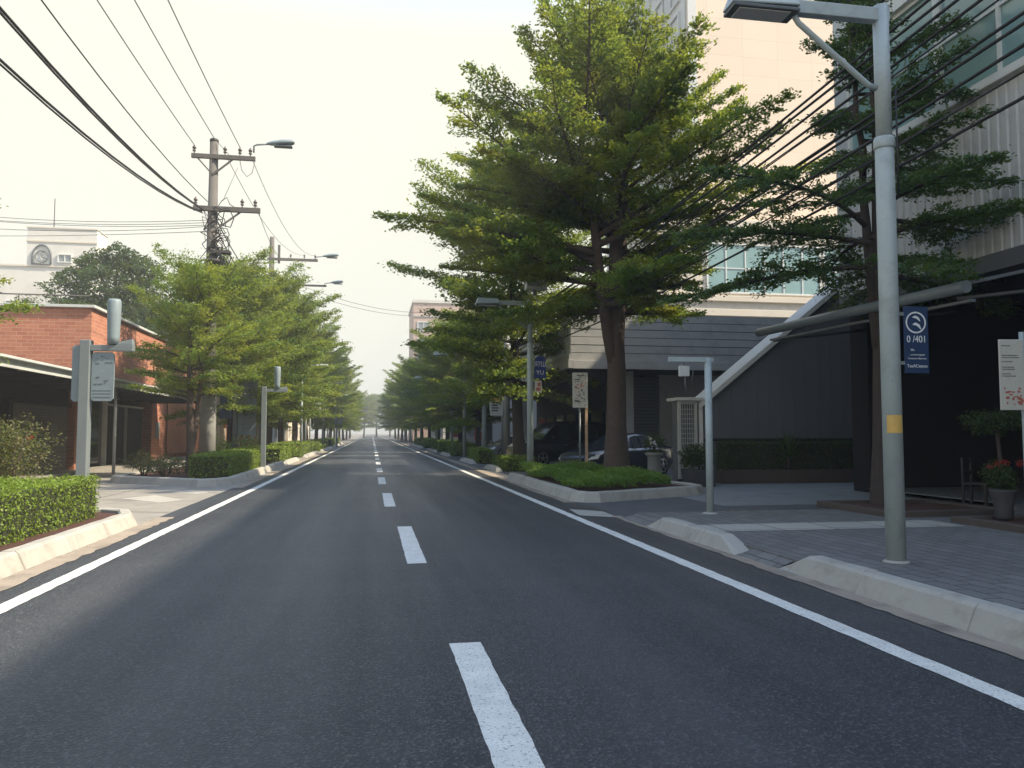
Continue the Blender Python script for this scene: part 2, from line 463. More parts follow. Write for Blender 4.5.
leaf_sun = leaf_mat('street_tree_leaves', (0.062, 0.160, 0.030), (0.150, 0.230, 0.034), (0.270, 0.285, 0.032), 0.48)
leaf_mid = leaf_mat('green_tree_leaves', (0.065, 0.140, 0.028), (0.130, 0.200, 0.032), (0.190, 0.230, 0.034), 0.45)
leaf_deep = leaf_mat('dark_layered_leaves', (0.030, 0.085, 0.032), (0.058, 0.125, 0.040), (0.070, 0.140, 0.040), 0.35)
leaf_ever = leaf_mat('evergreen_leaves', (0.018, 0.042, 0.018), (0.036, 0.068, 0.024), (0.042, 0.078, 0.026), 0.2, 0.7)
leaf_hedge = leaf_mat('clipped_hedge_leaves', (0.110, 0.185, 0.024), (0.200, 0.275, 0.036), (0.155, 0.240, 0.030), 0.35, nscale=3)
leaf_cover = leaf_mat('ground_cover_leaves', (0.085, 0.200, 0.030), (0.170, 0.290, 0.045), (0.125, 0.240, 0.036), 0.38, nscale=3)
leaf_dark = leaf_mat('dark_shrub_leaves', (0.025, 0.050, 0.020), (0.055, 0.085, 0.030), (0.040, 0.070, 0.024), 0.22, nscale=3)
leaf_olive = leaf_mat('olive_shrub_leaves', (0.055, 0.085, 0.028), (0.105, 0.130, 0.040), (0.130, 0.095, 0.045), 0.3, nscale=4)
hedge_core = mat('hedge_inner_twigs', (0.030, 0.036, 0.016), 0.95, 0.4, 12, 0.6, 40)

# ------------------------------------------------------------------ setting: ground, road, paving
def struct(name, mb, m, label=None, bev=0):
    o = mb.build(name, m, None, bev)
    o['kind'] = 'structure'
    if label: o['label'] = label
    return o

XL, XR = -3.98, 4.74          # feet of the two kerb lines
struct('ground', MB().sheet(-600, -60, 600, 1200, -0.03), earth)
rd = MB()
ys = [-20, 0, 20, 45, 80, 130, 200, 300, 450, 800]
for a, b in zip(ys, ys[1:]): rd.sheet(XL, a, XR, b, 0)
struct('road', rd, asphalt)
def wobble_strip(mb, x0, x1, y0, y1, z, seed, amp=0.007, step=0.15):
    rng = random.Random(seed)
    n = max(2, int((y1-y0)/step))
    v = []
    for i in range(n+1):
        y = y0 + (y1-y0)*i/n
        a, b = rng.uniform(-amp, amp), rng.uniform(-amp, amp)
        v += [(x0+a, y, z), (x1+b, y, z)]
    mb.add(v, [(2*i, 2*i+1, 2*i+3, 2*i+2) for i in range(n)])
ln = MB(); wobble_strip(ln, -3.40, -3.22, -6, 60, 0.004, 1); ln.sheet(-3.40, 60, -3.22, 500, 0.004)
struct('left_edge_line', ln, line_paint)
ln = MB(); wobble_strip(ln, 3.72, 3.90, -6, 60, 0.004, 2); ln.sheet(3.72, 60, 3.90, 500, 0.004)
struct('right_edge_line', ln, line_paint)
ln = MB()
for k in range(-1, 45):
    y1 = 6.18 + 7.75*k
    cx = max(0.34, 0.80-0.020*(y1-2))
    wobble_strip(ln, cx-0.12, cx+0.12, y1-3.95, y1, 0.004, 10+k, 0.005, 0.12)
struct('centre_dashes', ln, line_paint)
g = MB(); wobble_strip(g, XL+0.003, XL+0.30, -10, 16.2, 0.006, 4, 0.03); wobble_strip(g, XL+0.003, XL+0.26, 24.5, 200, 0.006, 5, 0.03, 1.0)
struct('left_gutter', g, gutter_con)
g = MB(); wobble_strip(g, XR-0.20, XR-0.003, -10, 15.0, 0.006, 6, 0.02); wobble_strip(g, XR-0.36, XR-0.003, 18.0, 200, 0.006, 7, 0.04, 1.0)
struct('right_gutter', g, gutter_con)
lp = MB(); lp.sheet(-60, -20, XL, 24.6, 0); lp.sheet(-60, 24.6, XL, 600, 0)
struct('left_pavement', lp, concrete_pave)
struct('driveway', MB().sheet(XR, 14.6, 7.2, 600, 0).sheet(7.2, 14.6, 60, 600, 0), drive_asph)
fc = MB().sheet(7.6, 16.6, 30, 24.4, 0.004)
struct('forecourt_paving', fc, slab_grey)
sw = MB().box(4.96, -20, -0.02, 30, 14.6, 0.10)
struct('sidewalk', sw, pavers)
struct('pale_slab_path', MB().sheet(5.25, 11.55, 9.45, 12.45, 0.104), pale_slab)
# paler patches of repaired surface
pt = MB()
pt.add([(3.98,15.2,0.005),(4.62,14.7,0.005),(4.66,15.9,0.005),(4.1,16.5,0.005)], [(0,1,2,3)])
pt.add([(-6.0,21.0,0.004),(-4.8,19.6,0.004),(-4.4,20.3,0.004),(-5.5,22.0,0.004)], [(0,1,2,3)])
pt.add([(-5.3,23.0,0.004),(-4.5,22.2,0.004),(-4.3,22.8,0.004),(-5.0,23.8,0.004)], [(0,1,2,3)])
struct('pavement_patches', pt, kerb_con)
# joints between the slabs of the left pavement
jt = MB()
for y in (17.2, 19.9, 22.6): jt.add([(-30, y+9, 0.003), (-30, y+9.03, 0.003), (XL-0.05, y+0.03, 0.003), (XL-0.05, y, 0.003)], [(0,3,2,1)])
for x in (-6.6, -9.4): jt.sheet(x, 15.9, x+0.03, 60, 0.0035)
struct('pavement_joints', jt, drive_asph)

# kerbs: swept profile, one object per length of kerb
def kerb_run(pts, h=0.20, w=0.30, batter=0.09, taper0=0.0, taper1=0.0, out=1):
    """pts: foot line (x, y); the body lies on the out side (left of travel for +1). h tapers to nothing at an end when taper > 0"""
    mb = MB()
    P = [Vector((x, y, 0)) for x, y in pts]
    # densify so joints and wobble show
    Q = []
    for a, b in zip(P, P[1:]):
        n = max(1, int((b-a).length/0.5))
        Q += [a + (b-a)*(i/n) for i in range(n)]
    Q.append(P[-1])
    acc = [0.0]
    for a, b in zip(Q, Q[1:]): acc.append(acc[-1] + (b-a).length)
    tot = acc[-1]
    rng = random.Random(int(abs(P[0].x*7 + P[0].y*13)*10))
    prof = [(0, -0.02), (0.012, 0.05), (batter, 0.86), (batter+0.035, 1.0), (w-0.03, 1.0), (w, 0.9), (w, -0.02)]
    rings = []
    for i, p in enumerate(Q):
        t = (Q[min(i+1, len(Q)-1)] - Q[max(i-1, 0)]).normalized()
        k = 1.0
        if taper0 and acc[i] < taper0: k = 0.12 + 0.88*acc[i]/taper0
        if taper1 and tot-acc[i] < taper1: k = min(k, 0.12 + 0.88*(tot-acc[i])/taper1)
        if i % 3 == 2 and 0 < i < len(Q)-1 and k == 1.0 and p.y < 60:      # open joint between two kerb stones
            dz, dx = rng.uniform(-0.006, 0.006), rng.uniform(-0.006, 0.006)
            rings += [(p - t*0.010, t, k, 0.0, 0.0), (p, t, k, 0.022, -0.022), (p + t*0.010, t, k, dx, dz)]
        else: rings.append((p, t, k, 0.0, 0.0))
    for p, t, k, dx, dz in rings:
        nrm = Vector((-t.y, t.x, 0))*out
        j = rng.uniform(-0.006, 0.006) + dx
        for px, pz in prof:
            mb.v.append(tuple(p + nrm*(px+j) + Vector((0,0,(pz*h*k if pz > 0 else pz) + (dz + rng.uniform(-0.004, 0.004) if pz > 0.5 else 0)))))
    Q = rings
    n = len(prof)
    for i in range(len(Q)-1):
        for j in range(n-1):
            mb.f.append((i*n+j, (i+1)*n+j, (i+1)*n+j+1, i*n+j+1) if out > 0 else (i*n+j, i*n+j+1, (i+1)*n+j+1, (i+1)*n+j))
            mb.m.append(0); mb.sm.append(False)
    for i, rev in ((0, False), (len(Q)-1, True)):
        f = [i*n+j for j in range(n)]
        mb.f.append(tuple(f if (rev == (out > 0)) else reversed(f))); mb.m.append(0); mb.sm.append(False)
    return mb

def kerb(pts, label, **kw):
    o = kerb_run(pts, **kw).build('kerb', kerb_con)
    return tag(o, label, 'kerb', 'concrete kerbs', 'structure')

kerb([(XL, -12), (XL, 14.9), (-4.25, 15.7), (-4.75, 16.1), (-9, 16.4)], 'cream kerb round the near left hedge bed', out=1, h=0.22)
kerb([(XR, -12), (XR, 8.9)], 'long grey kerb beside the nearest lamp post', out=-1, taper1=0.5, h=0.22)
kerb([(XR-0.06, 9.95), (XR-0.10, 13.3)], 'short grey kerb with sloped ends before the T shaped pole', out=-1, taper0=0.5, taper1=0.4, h=0.20)
ram = MB().add([(XR, 8.9, 0.003), (XR, 9.95, 0.003), (5.02, 9.95, 0.101), (5.02, 8.9, 0.101)], [(0,3,2,1)])
ram.add([(XR-0.1, 13.3, 0.003), (XR-0.1, 14.6, 0.003), (5.02, 14.6, 0.101), (5.02, 13.3, 0.101)], [(0,3,2,1)])
struct('sidewalk_ramp', ram, pavers)

def bed_soil(poly, z, name='planting_bed'):
    return struct(name, MB().prism(poly, -0.02, z), mulch)

bed_soil([(-9, -12), (XL-0.26, -12), (XL-0.26, 14.7), (-4.5, 15.5), (-4.9, 15.8), (-9, 16.1)], 0.155)
# left bed with the first street tree
kerb([(-4.15, 40.5), (-4.12, 26.2), (-4.55, 25.2), (-5.1, 25.05), (-8.3, 27.6), (-8.3, 40.5)], 'pale kerb round the bed of the first left street tree', out=-1, h=0.24)
bed_soil([(-4.38, 40.4), (-4.38, 26.4), (-4.8, 25.6), (-5.1, 25.4), (-8.05, 27.8), (-8.05, 40.4)], 0.17)
# right bed with the big tree
kerb([(4.56, 27.2), (4.58, 18.5), (4.8, 18.0), (5.2, 17.9), (8.3, 19.55), (8.7, 20.05), (8.7, 21.0), (7.6, 27.2)], 'pale kerb round the big tree bed', out=1, h=0.24)
bed_soil([(4.84, 27.1), (4.86, 18.65), (5.2, 18.25), (8.15, 19.85), (8.43, 20.2), (8.4, 21.0), (7.35, 27.1)], 0.17)
# square tree pit and planter on the sidewalk
def pit(x0, y0, x1, y1, z, label):
    mb = MB()
    w = 0.16
    mb.box(x0, y0, z-0.02, x0+w, y1, z+0.11).box(x1-w, y0, z-0.02, x1, y1, z+0.11)
    mb.box(x0+w, y0, z-0.02, x1-w, y0+w, z+0.108).box(x0+w, y1-w, z-0.02, x1-w, y1, z+0.108)
    o = mb.build('tree_pit_edging', pit_kerb, bev=0.015)
    tag(o, label, 'edging', None, 'structure')
    struct('mulch', MB().box(x0+w, y0+w, z-0.01, x1-w, y1-w, z+0.06), mulch)
pit(9.05, 12.95, 11.6, 15.3, 0.10, 'low brown edging round the near right tree pit')
pit(9.6, 8.2, 12.6, 12.1, 0.10, 'low brown edging round the flower planter bed')
# ------------------------------------------------------------------ foliage makers
def leaf_quads(rng, c, d, size, wid=0.52, tilt=0.45):
    """c, d: (n,3) centres and rough pointing directions -> (n,4,3)"""
    n = len(c)
    d = d + rng.normal(0, 0.45, (n, 3))
    nr = np.stack([rng.normal(0, tilt, n), rng.normal(0, tilt, n), np.ones(n)], 1)
    d = d - nr*((d*nr).sum(1)/(nr*nr).sum(1))[:, None]
    d /= np.linalg.norm(d, axis=1)[:, None] + 1e-9
    w = np.cross(nr, d)
    w /= np.linalg.norm(w, axis=1)[:, None] + 1e-9
    s = (size*rng.uniform(0.65, 1.3, n))[:, None]
    return np.stack([c - d*s*0.5, c + w*s*wid*0.5 + d*s*0.05, c + d*s*0.5, c - w*s*wid*0.5 + d*s*0.05], 1)

def grow(seed, H, Rr, base_h, tr, nb, leaf, dens, elev=(8, 55), droop=0.25, stems=((0, 0),), prof=None, spacing=0.24, twigs=False,
         fork=0.0, subk=0.40, jit=0.09, tilt=0.75, top=0.93, maxsub=1.7, azf=None):
    """branching skeleton: stems > limbs > flat side sprays carrying leaves. Returns (MB trunk, leaf array)"""
    rng = np.random.default_rng(seed)
    prof = prof or (lambda t: (1-t)**0.75*0.9 + 0.15)
    tm = MB()
    C, D = [], []
    paths = []
    for si, (lx, ly) in enumerate(stems):
        n = 9
        p = np.zeros((n+1, 3))
        for i in range(1, n+1):
            t = i/n
            p[i] = (lx*t**0.8 + rng.normal(0, 0.035)*t*H*0.12, ly*t**0.8 + rng.normal(0, 0.035)*t*H*0.12, H*top*t)
        if fork and si:                      # later stems leave the first one at the fork height
            p[:, 2] = fork*0.8 + (H*top*0.92 - fork*0.8)*np.linspace(0, 1, n+1)
            p[:, :2] *= 1.0
        paths.append(p)
        r0 = tr*(1.0 if si == 0 else 0.58)
        rad = [r0*(1.28 if i == 0 and not (fork and si) else 1.0)*(1-i/n)**0.8 + 0.018 for i in range(n+1)]
        if not (fork and si):
            pts = [tuple(p[0] + (0, 0, -0.15)), tuple(p[0] + (0, 0, 0.12))] + [tuple(q) for q in p[1:]]
            rads = [rad[0]*1.25, rad[0]] + rad[1:]
        else:
            pts, rads = [tuple(q) for q in p], rad
        tm.tube(pts, rads, 10)
    for i in range(nb):
        t = (i+0.5)/nb
        h = base_h + (H*top*0.98 - base_h)*t**0.95
        p = paths[i % len(paths)]
        zz = p[:, 2]
        h2 = max(h, zz[0]+0.1)
        pos = np.array([np.interp(h2, zz, p[:, 0]), np.interp(h2, zz, p[:, 1]), min(h2, zz[-1])])
        az = i*2.39996 + rng.normal(0, 0.35)
        L = Rr*prof(t)*rng.uniform(0.72, 1.15)
        if azf is not None: L *= azf(az, t)
        e = R(elev[0] + (elev[1]-elev[0])*t) + rng.normal(0, 0.13)
        n = 8
        pts = [pos]
        dirs = []
        for k in range(n):
            d = np.array([math.cos(az)*math.cos(e), math.sin(az)*math.cos(e), math.sin(e)])
            dirs.append(d)
            pts.append(pts[-1] + d*L/n)
            e -= droop/n*(1 if k < 6 else -0.6)
            az += rng.normal(0, 0.07)
        pts = np.array(pts)
        rb = max(0.016, tr*0.34*(1-t)**0.7)
        tm.tube([tuple(q) for q in pts], [rb*(1-k/n)**0.9 + 0.006 for k in range(n+1)], 6, caps=False)
        s = 0.16 + rng.uniform(0, 0.08)
        while s < 1.0:
            f = s*n
            k = min(int(f), n-1)
            q = pts[k] + (pts[k+1]-pts[k])*(f-k)
            d = dirs[k]
            side = np.cross(d, (0, 0, 1.0)); side /= np.linalg.norm(side) + 1e-9
            for sg in (-1, 1):
                sl = min(maxsub, (0.20 + subk*L*(1-s)**0.75)*rng.uniform(0.55, 1.15))
                a = R(rng.uniform(36, 62))
                sd = d*math.cos(a) + side*sg*math.sin(a) + np.array([0, 0, rng.normal(0.04, 0.12)])
                m = max(3, int(sl*dens))
                u = rng.uniform(0.05, 1, m)**0.85
                c = q + sd*(u*sl)[:, None] + rng.normal(0, jit, (m, 3))*np.array([1, 1, 0.42])*(0.5+0.6*sl)
                c[:, 2] -= 0.10*sl*u**2
                C.append(c); D.append(np.repeat(sd[None], m, 0))
                if twigs: tm.tube([tuple(q), tuple(q + sd*sl*0.5), tuple(q + sd*sl*0.9 - np.array([0, 0, 0.07*sl]))], [0.011, 0.007, 0.003], 3, caps=False)
            s += spacing/L*rng.uniform(0.8, 1.2)
        m = int(dens*0.7)
        c = pts[-1] + rng.normal(0, jit*1.3, (m, 3))*np.array([1, 1, 0.5]) - dirs[-1]*rng.uniform(-0.15, 0.3, m)[:, None]
        C.append(c); D.append(np.repeat(dirs[-1][None], m, 0))
    C, D = np.concatenate(C), np.concatenate(D)
    return tm, leaf_quads(rng, C, D, leaf, tilt=tilt)

def tree_thing(loc, geo, barkm, leafm, label, cat='tree', group=None, rz=0, name='street_tree'):
    r = empty(name, loc, label, cat, group, rz)
    tm, lq = geo
    tm.build('trunk', barkm, r)
    quad_object('crown', lq, leafm, r)
    return r

def clump_quads(rng, centre, rad, n, leaf, tilt=0.9):
    """leaves through an uneven ellipsoid"""
    v = rng.normal(0, 1, (n, 3)); v /= np.linalg.norm(v, axis=1)[:, None]
    lump = 1 + 0.22*np.sin(v[:, 0]*5+1)*np.cos(v[:, 1]*4+2) + 0.15*np.sin(v[:, 2]*7)
    r_ = rng.uniform(0.35, 1, n)**0.4*lump
    c = np.array(centre) + v*r_[:, None]*np.array(rad)
    return leaf_quads(rng, c, v, leaf, tilt=tilt)

def box_hedge(x0, y0, x1, y1, z0, z1, leaf, n, seed, label, m=None, rough=0.05, group='clipped hedges'):
    """clipped hedge: a dark twiggy core under a dense, slightly ragged skin of leaves"""
    rng = np.random.default_rng(seed)
    L = (x1-x0, y1-y0, z1-z0)
    areas = np.array([L[1]*L[2], L[1]*L[2], L[0]*L[2], L[0]*L[2], L[0]*L[1]*1.15])
    cnt = (n*areas/areas.sum()).astype(int)
    C, N = [], []
    for fi, k in enumerate(cnt):
        a, b = rng.uniform(0, 1, k), rng.uniform(0, 1, k)
        depth = -np.abs(rng.normal(0, rough*1.3, k)) + rng.uniform(0, rough, k)*(rng.uniform(0, 1, k) < 0.25)
        if fi < 2:
            x = np.full(k, x0 if fi == 0 else x1) + depth*(-1 if fi == 0 else 1); y = y0+a*L[1]; z = z0+b*L[2]; nr = (-1 if fi == 0 else 1, 0, 0.3)
        elif fi < 4:
            y = np.full(k, y0 if fi == 2 else y1) + depth*(-1 if fi == 2 else 1); x = x0+a*L[0]; z = z0+b*L[2]; nr = (0, -1 if fi == 2 else 1, 0.3)
        else:
            x, y, z, nr = x0+a*L[0], y0+b*L[1], z1+depth, (0, 0, 1)
        wob = 0.035*np.sin(x*3.1+seed)*np.cos(y*2.3)
        C.append(np.stack([x, y, z+wob*(z > z0+0.5*L[2])], 1)); N.append(np.repeat(np.array(nr, float)[None], k, 0))
    # round the corners a little
    C, N = np.concatenate(C), np.concatenate(N)
    mid = np.array([(x0+x1)/2, (y0+y1)/2, z0]); half = np.array([L[0]/2, L[1]/2, L[2]])
    q = np.abs(C-mid)/half
    ex = np.clip(np.sort(q, 1)[:, 1]-0.86, 0, 1)
    C = C - (C-mid)*ex[:, None]*0.22*np.minimum(1, 0.6/half)
    n_ = len(C)
    rv = rng.normal(0, 0.75, (n_, 3)) + N
    rv /= np.linalg.norm(rv, axis=1)[:, None]
    d = rng.normal(0, 1, (n_, 3)); d -= rv*(d*rv).sum(1)[:, None]; d /= np.linalg.norm(d, axis=1)[:, None]
    w = np.cross(rv, d)
    s = (leaf*rng.uniform(0.6, 1.35, n_))[:, None]
    arr = np.stack([C-d*s*0.5, C+w*s*0.3, C+d*s*0.5, C-w*s*0.3], 1)
    mb = MB()
    e = 0.07
    if len(arr) < 60000: mb.quads(arr, 0)
    mb.box(x0+e, y0+e, z0-0.05, x1-e, y1-e, z1-e*1.2, 1)
    o = mb.build('hedge', [m or leaf_hedge, hedge_core])
    return tag(o, label, 'hedge', group)

def shrub(loc, rad, h, n, leaf, m, label, seed, cat='shrub', group=None, name='shrub', flowers=0):
    rng = np.random.default_rng(seed)
    r = empty(name, loc, label, cat, group)
    arr = []
    k = 7
    for i in range(k):
        a = i*2.4
        o = rad*0.45*(0.3+rng.uniform(0, 1))
        arr.append(clump_quads(rng, (math.cos(a)*o, math.sin(a)*o, h*(0.38+0.32*rng.uniform(0, 1))), (rad*0.62, rad*0.62, h*0.33), n//k, leaf))
    sm = MB()
    for i in range(9):
        a = i*2.4
        sm.tube([(0.04*math.cos(a), 0.04*math.sin(a), -0.05), (rad*0.35*math.cos(a), rad*0.35*math.sin(a), h*0.45), (rad*0.6*math.cos(a), rad*0.6*math.sin(a), h*0.8)], [0.018, 0.012, 0.005], 5)
    sm.build('stem', bark, r)
    quad_object('foliage', np.concatenate(arr), m, r)
    if flowers:
        fl = [clump_quads(rng, (rng.uniform(-.75, .75)*rad, rng.uniform(-.75, .4)*rad, h*rng.uniform(0.72, 1.0)), (0.07, 0.07, 0.06), 26, 0.06) for _ in range(flowers)]
        quad_object('blossom', np.concatenate(fl), flower_red, r)
    return r

# ------------------------------------------------------------------ buildings, left
def window_unit(parent, x0, z0, x1, z1, y, axis, glassm, framem, fw=0.08, nx=1, nz=1, dep=0.10, out=-1, name='window'):
    """a framed window: axis 'Y' lies in a wall at y facing out*Y, axis 'X' in a wall at x=y facing out*X. Frame with its pane as a sub-part"""
    fr, pn = MB(), MB()
    def bx(mb, a0, c0, a1, c1, d0, d1):
        lo, hi = sorted((y+out*d0, y+out*d1))
        if axis == 'Y': mb.box(a0, lo, c0, a1, hi, c1)
        else: mb.box(lo, a0, c0, hi, a1, c1)
    bx(fr, x0, z0, x0+fw, z1, -0.02, dep); bx(fr, x1-fw, z0, x1, z1, -0.02, dep)
    bx(fr, x0+fw, z0, x1-fw, z0+fw, -0.02, dep); bx(fr, x0+fw, z1-fw, x1-fw, z1, -0.02, dep)
    for i in range(1, nx):
        c = x0 + (x1-x0)*i/nx
        bx(fr, c-fw*0.35, z0+fw, c+fw*0.35, z1-fw, -0.015, dep*0.85)
    for i in range(1, nz):
        c = z0 + (z1-z0)*i/nz
        bx(fr, x0+fw, c-fw*0.3, x1-fw, c+fw*0.3, -0.012, dep*0.8)
    f = fr.build(name, framem, parent)
    bx(pn, x0+fw*0.5, z0+fw*0.5, x1-fw*0.5, z1-fw*0.5, -0.01, dep*0.4)
    pn.build('pane', glassm, f)
    return f

b = empty('brick_building', (-12, 37, 0), 'red brick building with white roof coping and long flat carport canopy', 'building')
def bw(mb, name, m, bev=0, parent=b):                       # world coordinates -> child of b
    o = mb.build(name, m, parent, bev)
    o.matrix_parent_inverse = Matrix.Translation(Vector((-parent.location.x, -parent.location.y, 0)))
    return o
w = MB()
w.box(-26, 37.0, 3.75, -12, 62, 7.0)                        # upper storey
w.box(-26, 41.2, 0, -14.2, 62, 3.75)                        # ground floor core
w.box(-14.2, 49.4, 0, -12, 62, 3.75)
w.box(-12.55, 46.6, 0, -11.9, 49.4, 3.75)                   # corner pier by the dark doorway
w.box(-12.5, 35.3, 0, -11.95, 36.3, 3.3)                    # brick pier between openings
bw(w, 'wall', brick)
bw(MB().box(-11.93, 50.2, 0.35, -11.88, 61.5, 3.4), 'plaster_panel', orange_plaster)
c = MB().box(-26.2, 36.84, 7.0, -11.84, 62.2, 7.12)
bw(c, 'coping', fascia_pale, 0.01)
bw(MB().box(-26, 16, -0.02, -11.2, 62, 0.10), 'floor_slab', concrete_pave)
rf = MB().box(-26, 19.0, 3.42, -9.26, 47.5, 3.56, 0)
bw(rf, 'canopy_roof', roller)
fa = MB().box(-9.26, 19.0, 3.28, -9.20, 47.6, 3.50).box(-9.24, 19.0, 3.50, -9.06, 47.6, 3.57)
bw(fa, 'canopy_fascia', fascia_pale, 0.01)
for yy in np.arange(20.5, 47, 2.6): bw(MB().box(-12, yy, 3.22, -9.3, yy+0.10, 3.42), 'canopy_beam', dark_wood)
bw(MB().box(-10.45, 20.9, 0, -9.75, 21.6, 3.3), 'brick_pillar', tan_brick, 0.01)
bw(MB().tube([(-9.9, 33.5, 0), (-9.9, 33.5, 3.4)], 0.06, 10), 'canopy_post', white_metal)
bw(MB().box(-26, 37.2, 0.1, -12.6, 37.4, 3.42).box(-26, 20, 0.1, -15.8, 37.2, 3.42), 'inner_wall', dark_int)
dr = MB()
for i in range(24): dr.box(-12.30, 29.9, 0.12+i*0.105, -12.22+0.012*(i % 2), 35.2, 0.12+i*0.105+0.098)
d_ = bw(dr, 'garage_door', roller)
bw(MB().box(-12.34, 29.6, 0.1, -12.10, 29.9, 2.75).box(-12.34, 29.9, 2.65, -12.10, 35.3, 2.78), 'door_frame', dark_wood)
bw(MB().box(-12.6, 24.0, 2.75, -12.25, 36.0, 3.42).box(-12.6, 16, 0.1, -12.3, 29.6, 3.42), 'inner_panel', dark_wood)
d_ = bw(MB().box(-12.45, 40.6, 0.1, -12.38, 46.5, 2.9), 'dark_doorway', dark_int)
gl = bw(MB().box(-12.42, 36.4, 0.2, -12.36, 39.9, 3.0), 'glass_panel', glass_dark)
bw(MB().box(-12.40, 40.0, 0.1, -12.2, 40.16, 3.42).box(-12.40, 43.4, 0.1, -12.28, 43.5, 2.9).box(-12.40, 40.16, 2.9, -12.28, 46.55, 3.0), 'white_door_frame', white_metal)
nt_ = MB().box(-11.9, 47.4, 1.3, -11.87, 48.2, 2.2)
bw(nt_, 'notice', sign_back)
# scrolled iron lamp bracket on the lit wall
br_ = MB()
br_.tube([(-11.95, 44.0, 5.4), (-11.3, 44.0, 5.5), (-11.1, 44.0, 5.8), (-11.35, 44.0, 6.0), (-11.6, 44, 5.9)], 0.03, 6)
br_.tube([(-11.95, 44.0, 6.1), (-11.2, 44.0, 6.15)], 0.03, 6).tube([(-11.2, 44, 6.15), (-11.2, 44, 4.6)], 0.025, 6)
bw(br_, 'iron_bracket', iron)

# clutter and planting on the brick roof
rail = MB()
for x in np.arange(-25, -12.4, 1.6): rail.tube([(x, 38.2, 7.0), (x, 38.2, 7.75)], 0.025, 6)
rail.tube([(-25, 38.2, 7.72), (-12.5, 38.2, 7.72)], 0.03, 6).tube([(-19.4, 38.0, 8.5), (-16.0, 38.0, 7.7)], 0.05, 6)
tag(rail.build('roof_railing', iron), 'thin dark railing along the roof of the brick building', 'railing')
for i, (x, s) in enumerate(((-17.2, 0.55), (-15.4, 0.7), (-14.0, 0.6), (-12.9, 0.5))):
    shrub((x, 38.9, 7.0), s, s*1.25, 420, 0.11, leaf_dark, ['straggly roof shrub nearest the left frame edge on the brick building',
          'largest roof shrub among the four on the brick building', 'roof shrub second from the brick corner', 'small roof shrub nearest the corner of the brick building'][i], 70+i, group='shrubs on the brick roof')

# pale concrete building far left
b2 = empty('concrete_building', (-45, 110, -1.2), 'tall pale concrete building with a square tower behind the brick roof', 'building')
w = MB().box(-90, 110, 0, -36.5, 116, 24.0)
bw(w, 'wall', pale_conc, 0, b2)
bw(MB().box(-43.6, 109.9, 24.0, -35.3, 114, 29.0), 'tower', pale_conc, 0, b2)
bw(MB().box(-43.7, 109.8, 27.2, -35.2, 109.898, 27.4).box(-43.7, 109.8, 29.0, -35.2, 114.1, 29.15).box(-90, 109.85, 24.0, -36.3, 109.96, 24.2), 'ledge', podium_clad, 0, b2)
window_unit(b2, -40.4+45, 17.9, -37.6+45, 20.1, 0, 'Y', glass_teal, white_metal, 0.16, 2, 1, 0.2)
window_unit(b2, -39.9+45, 24.6, -38.2+45, 25.7, -0.1, 'Y', glass_grey, white_metal, 0.12, 2, 1, 0.2)
window_unit(b2, -45.9+45, 17.6, -44.3+45, 19.6, 0, 'Y', glass_grey, white_metal, 0.12, 1, 1, 0.2)
em = MB()
arc = [(-42.9+1.1*(1-math.cos(a))*1.0, 109.8, 25.2+1.6*math.sin(a)) for a in np.linspace(0, math.pi, 13)]
arc = [(-42.9, 109.8, 24.3)] + arc + [(-40.7, 109.8, 24.3)]
em.tube(arc, 0.11, 6).tube([(-42.9, 109.8, 24.35), (-40.7, 109.8, 24.35)], 0.09, 6)
ring = [(-41.8+0.75*math.cos(a), 109.78, 25.3+0.75*math.sin(a)) for a in np.linspace(0, 2*math.pi, 20)]
em.tube(ring, 0.07, 6).tube([(-41.8, 109.78, 26.0), (-41.8, 109.78, 25.2), (-41.2, 109.78, 25.1)], 0.06, 6)
bw(em, 'arch_emblem', lamp_dark, 0, b2)
bw(MB().tube([(-40.9, 111, 29), (-40.9, 111, 33.2)], 0.06, 6), 'antenna', iron, 0, b2)

# low plastered houses behind the left row of trees
def low_house(x0, y0, x1, y1, h, m, label, parts=True, face=-1):
    hb = empty('low_house', ((x0+x1)/2, (y0+y1)/2, 0), label, 'house', 'low houses behind the trees')
    bw(MB().box(x0, y0, 0, x1, y1, h), 'wall', m, 0, hb)
    bw(MB().box(x0-0.3, y0-0.3, h, x1+0.3, y1+0.3, h+0.22), 'roof', roller, 0, hb)
    xf = x1 if face > 0 else x0
    cy = (y0+y1)/2
    n = max(2, int((y1-y0)/3.6))
    for i in range(n):
        ya = y0 + (y1-y0)*(i+0.2)/n - cy
        f = window_unit(hb, ya, 1.0, ya+1.7, 2.5, xf-(x0+x1)/2, 'X', glass_dark, white_metal, 0.08, 2, 1, 0.1, face)
        if h > 5:
            window_unit(hb, ya, 4.1, ya+1.7, 5.5, xf-(x0+x1)/2, 'X', glass_dark, white_metal, 0.08, 2, 1, 0.1, face)
    return hb
low_house(-18, 63.5, -10.6, 70, 4.6, cream_plaster, 'cream plaster house showing between the second and third left trees', face=1)
low_house(-19, 71, -10.9, 84, 3.6, orange_plaster, 'orange plastered low house behind the left row', face=1)
low_house(-20, 88, -11.2, 108, 6.2, pale_conc, 'pale two storey house far down the left row', face=1)
low_house(-22, 112, -11.2, 150, 4.5, cream_plaster, 'long cream house at the far end of the left row', face=1)
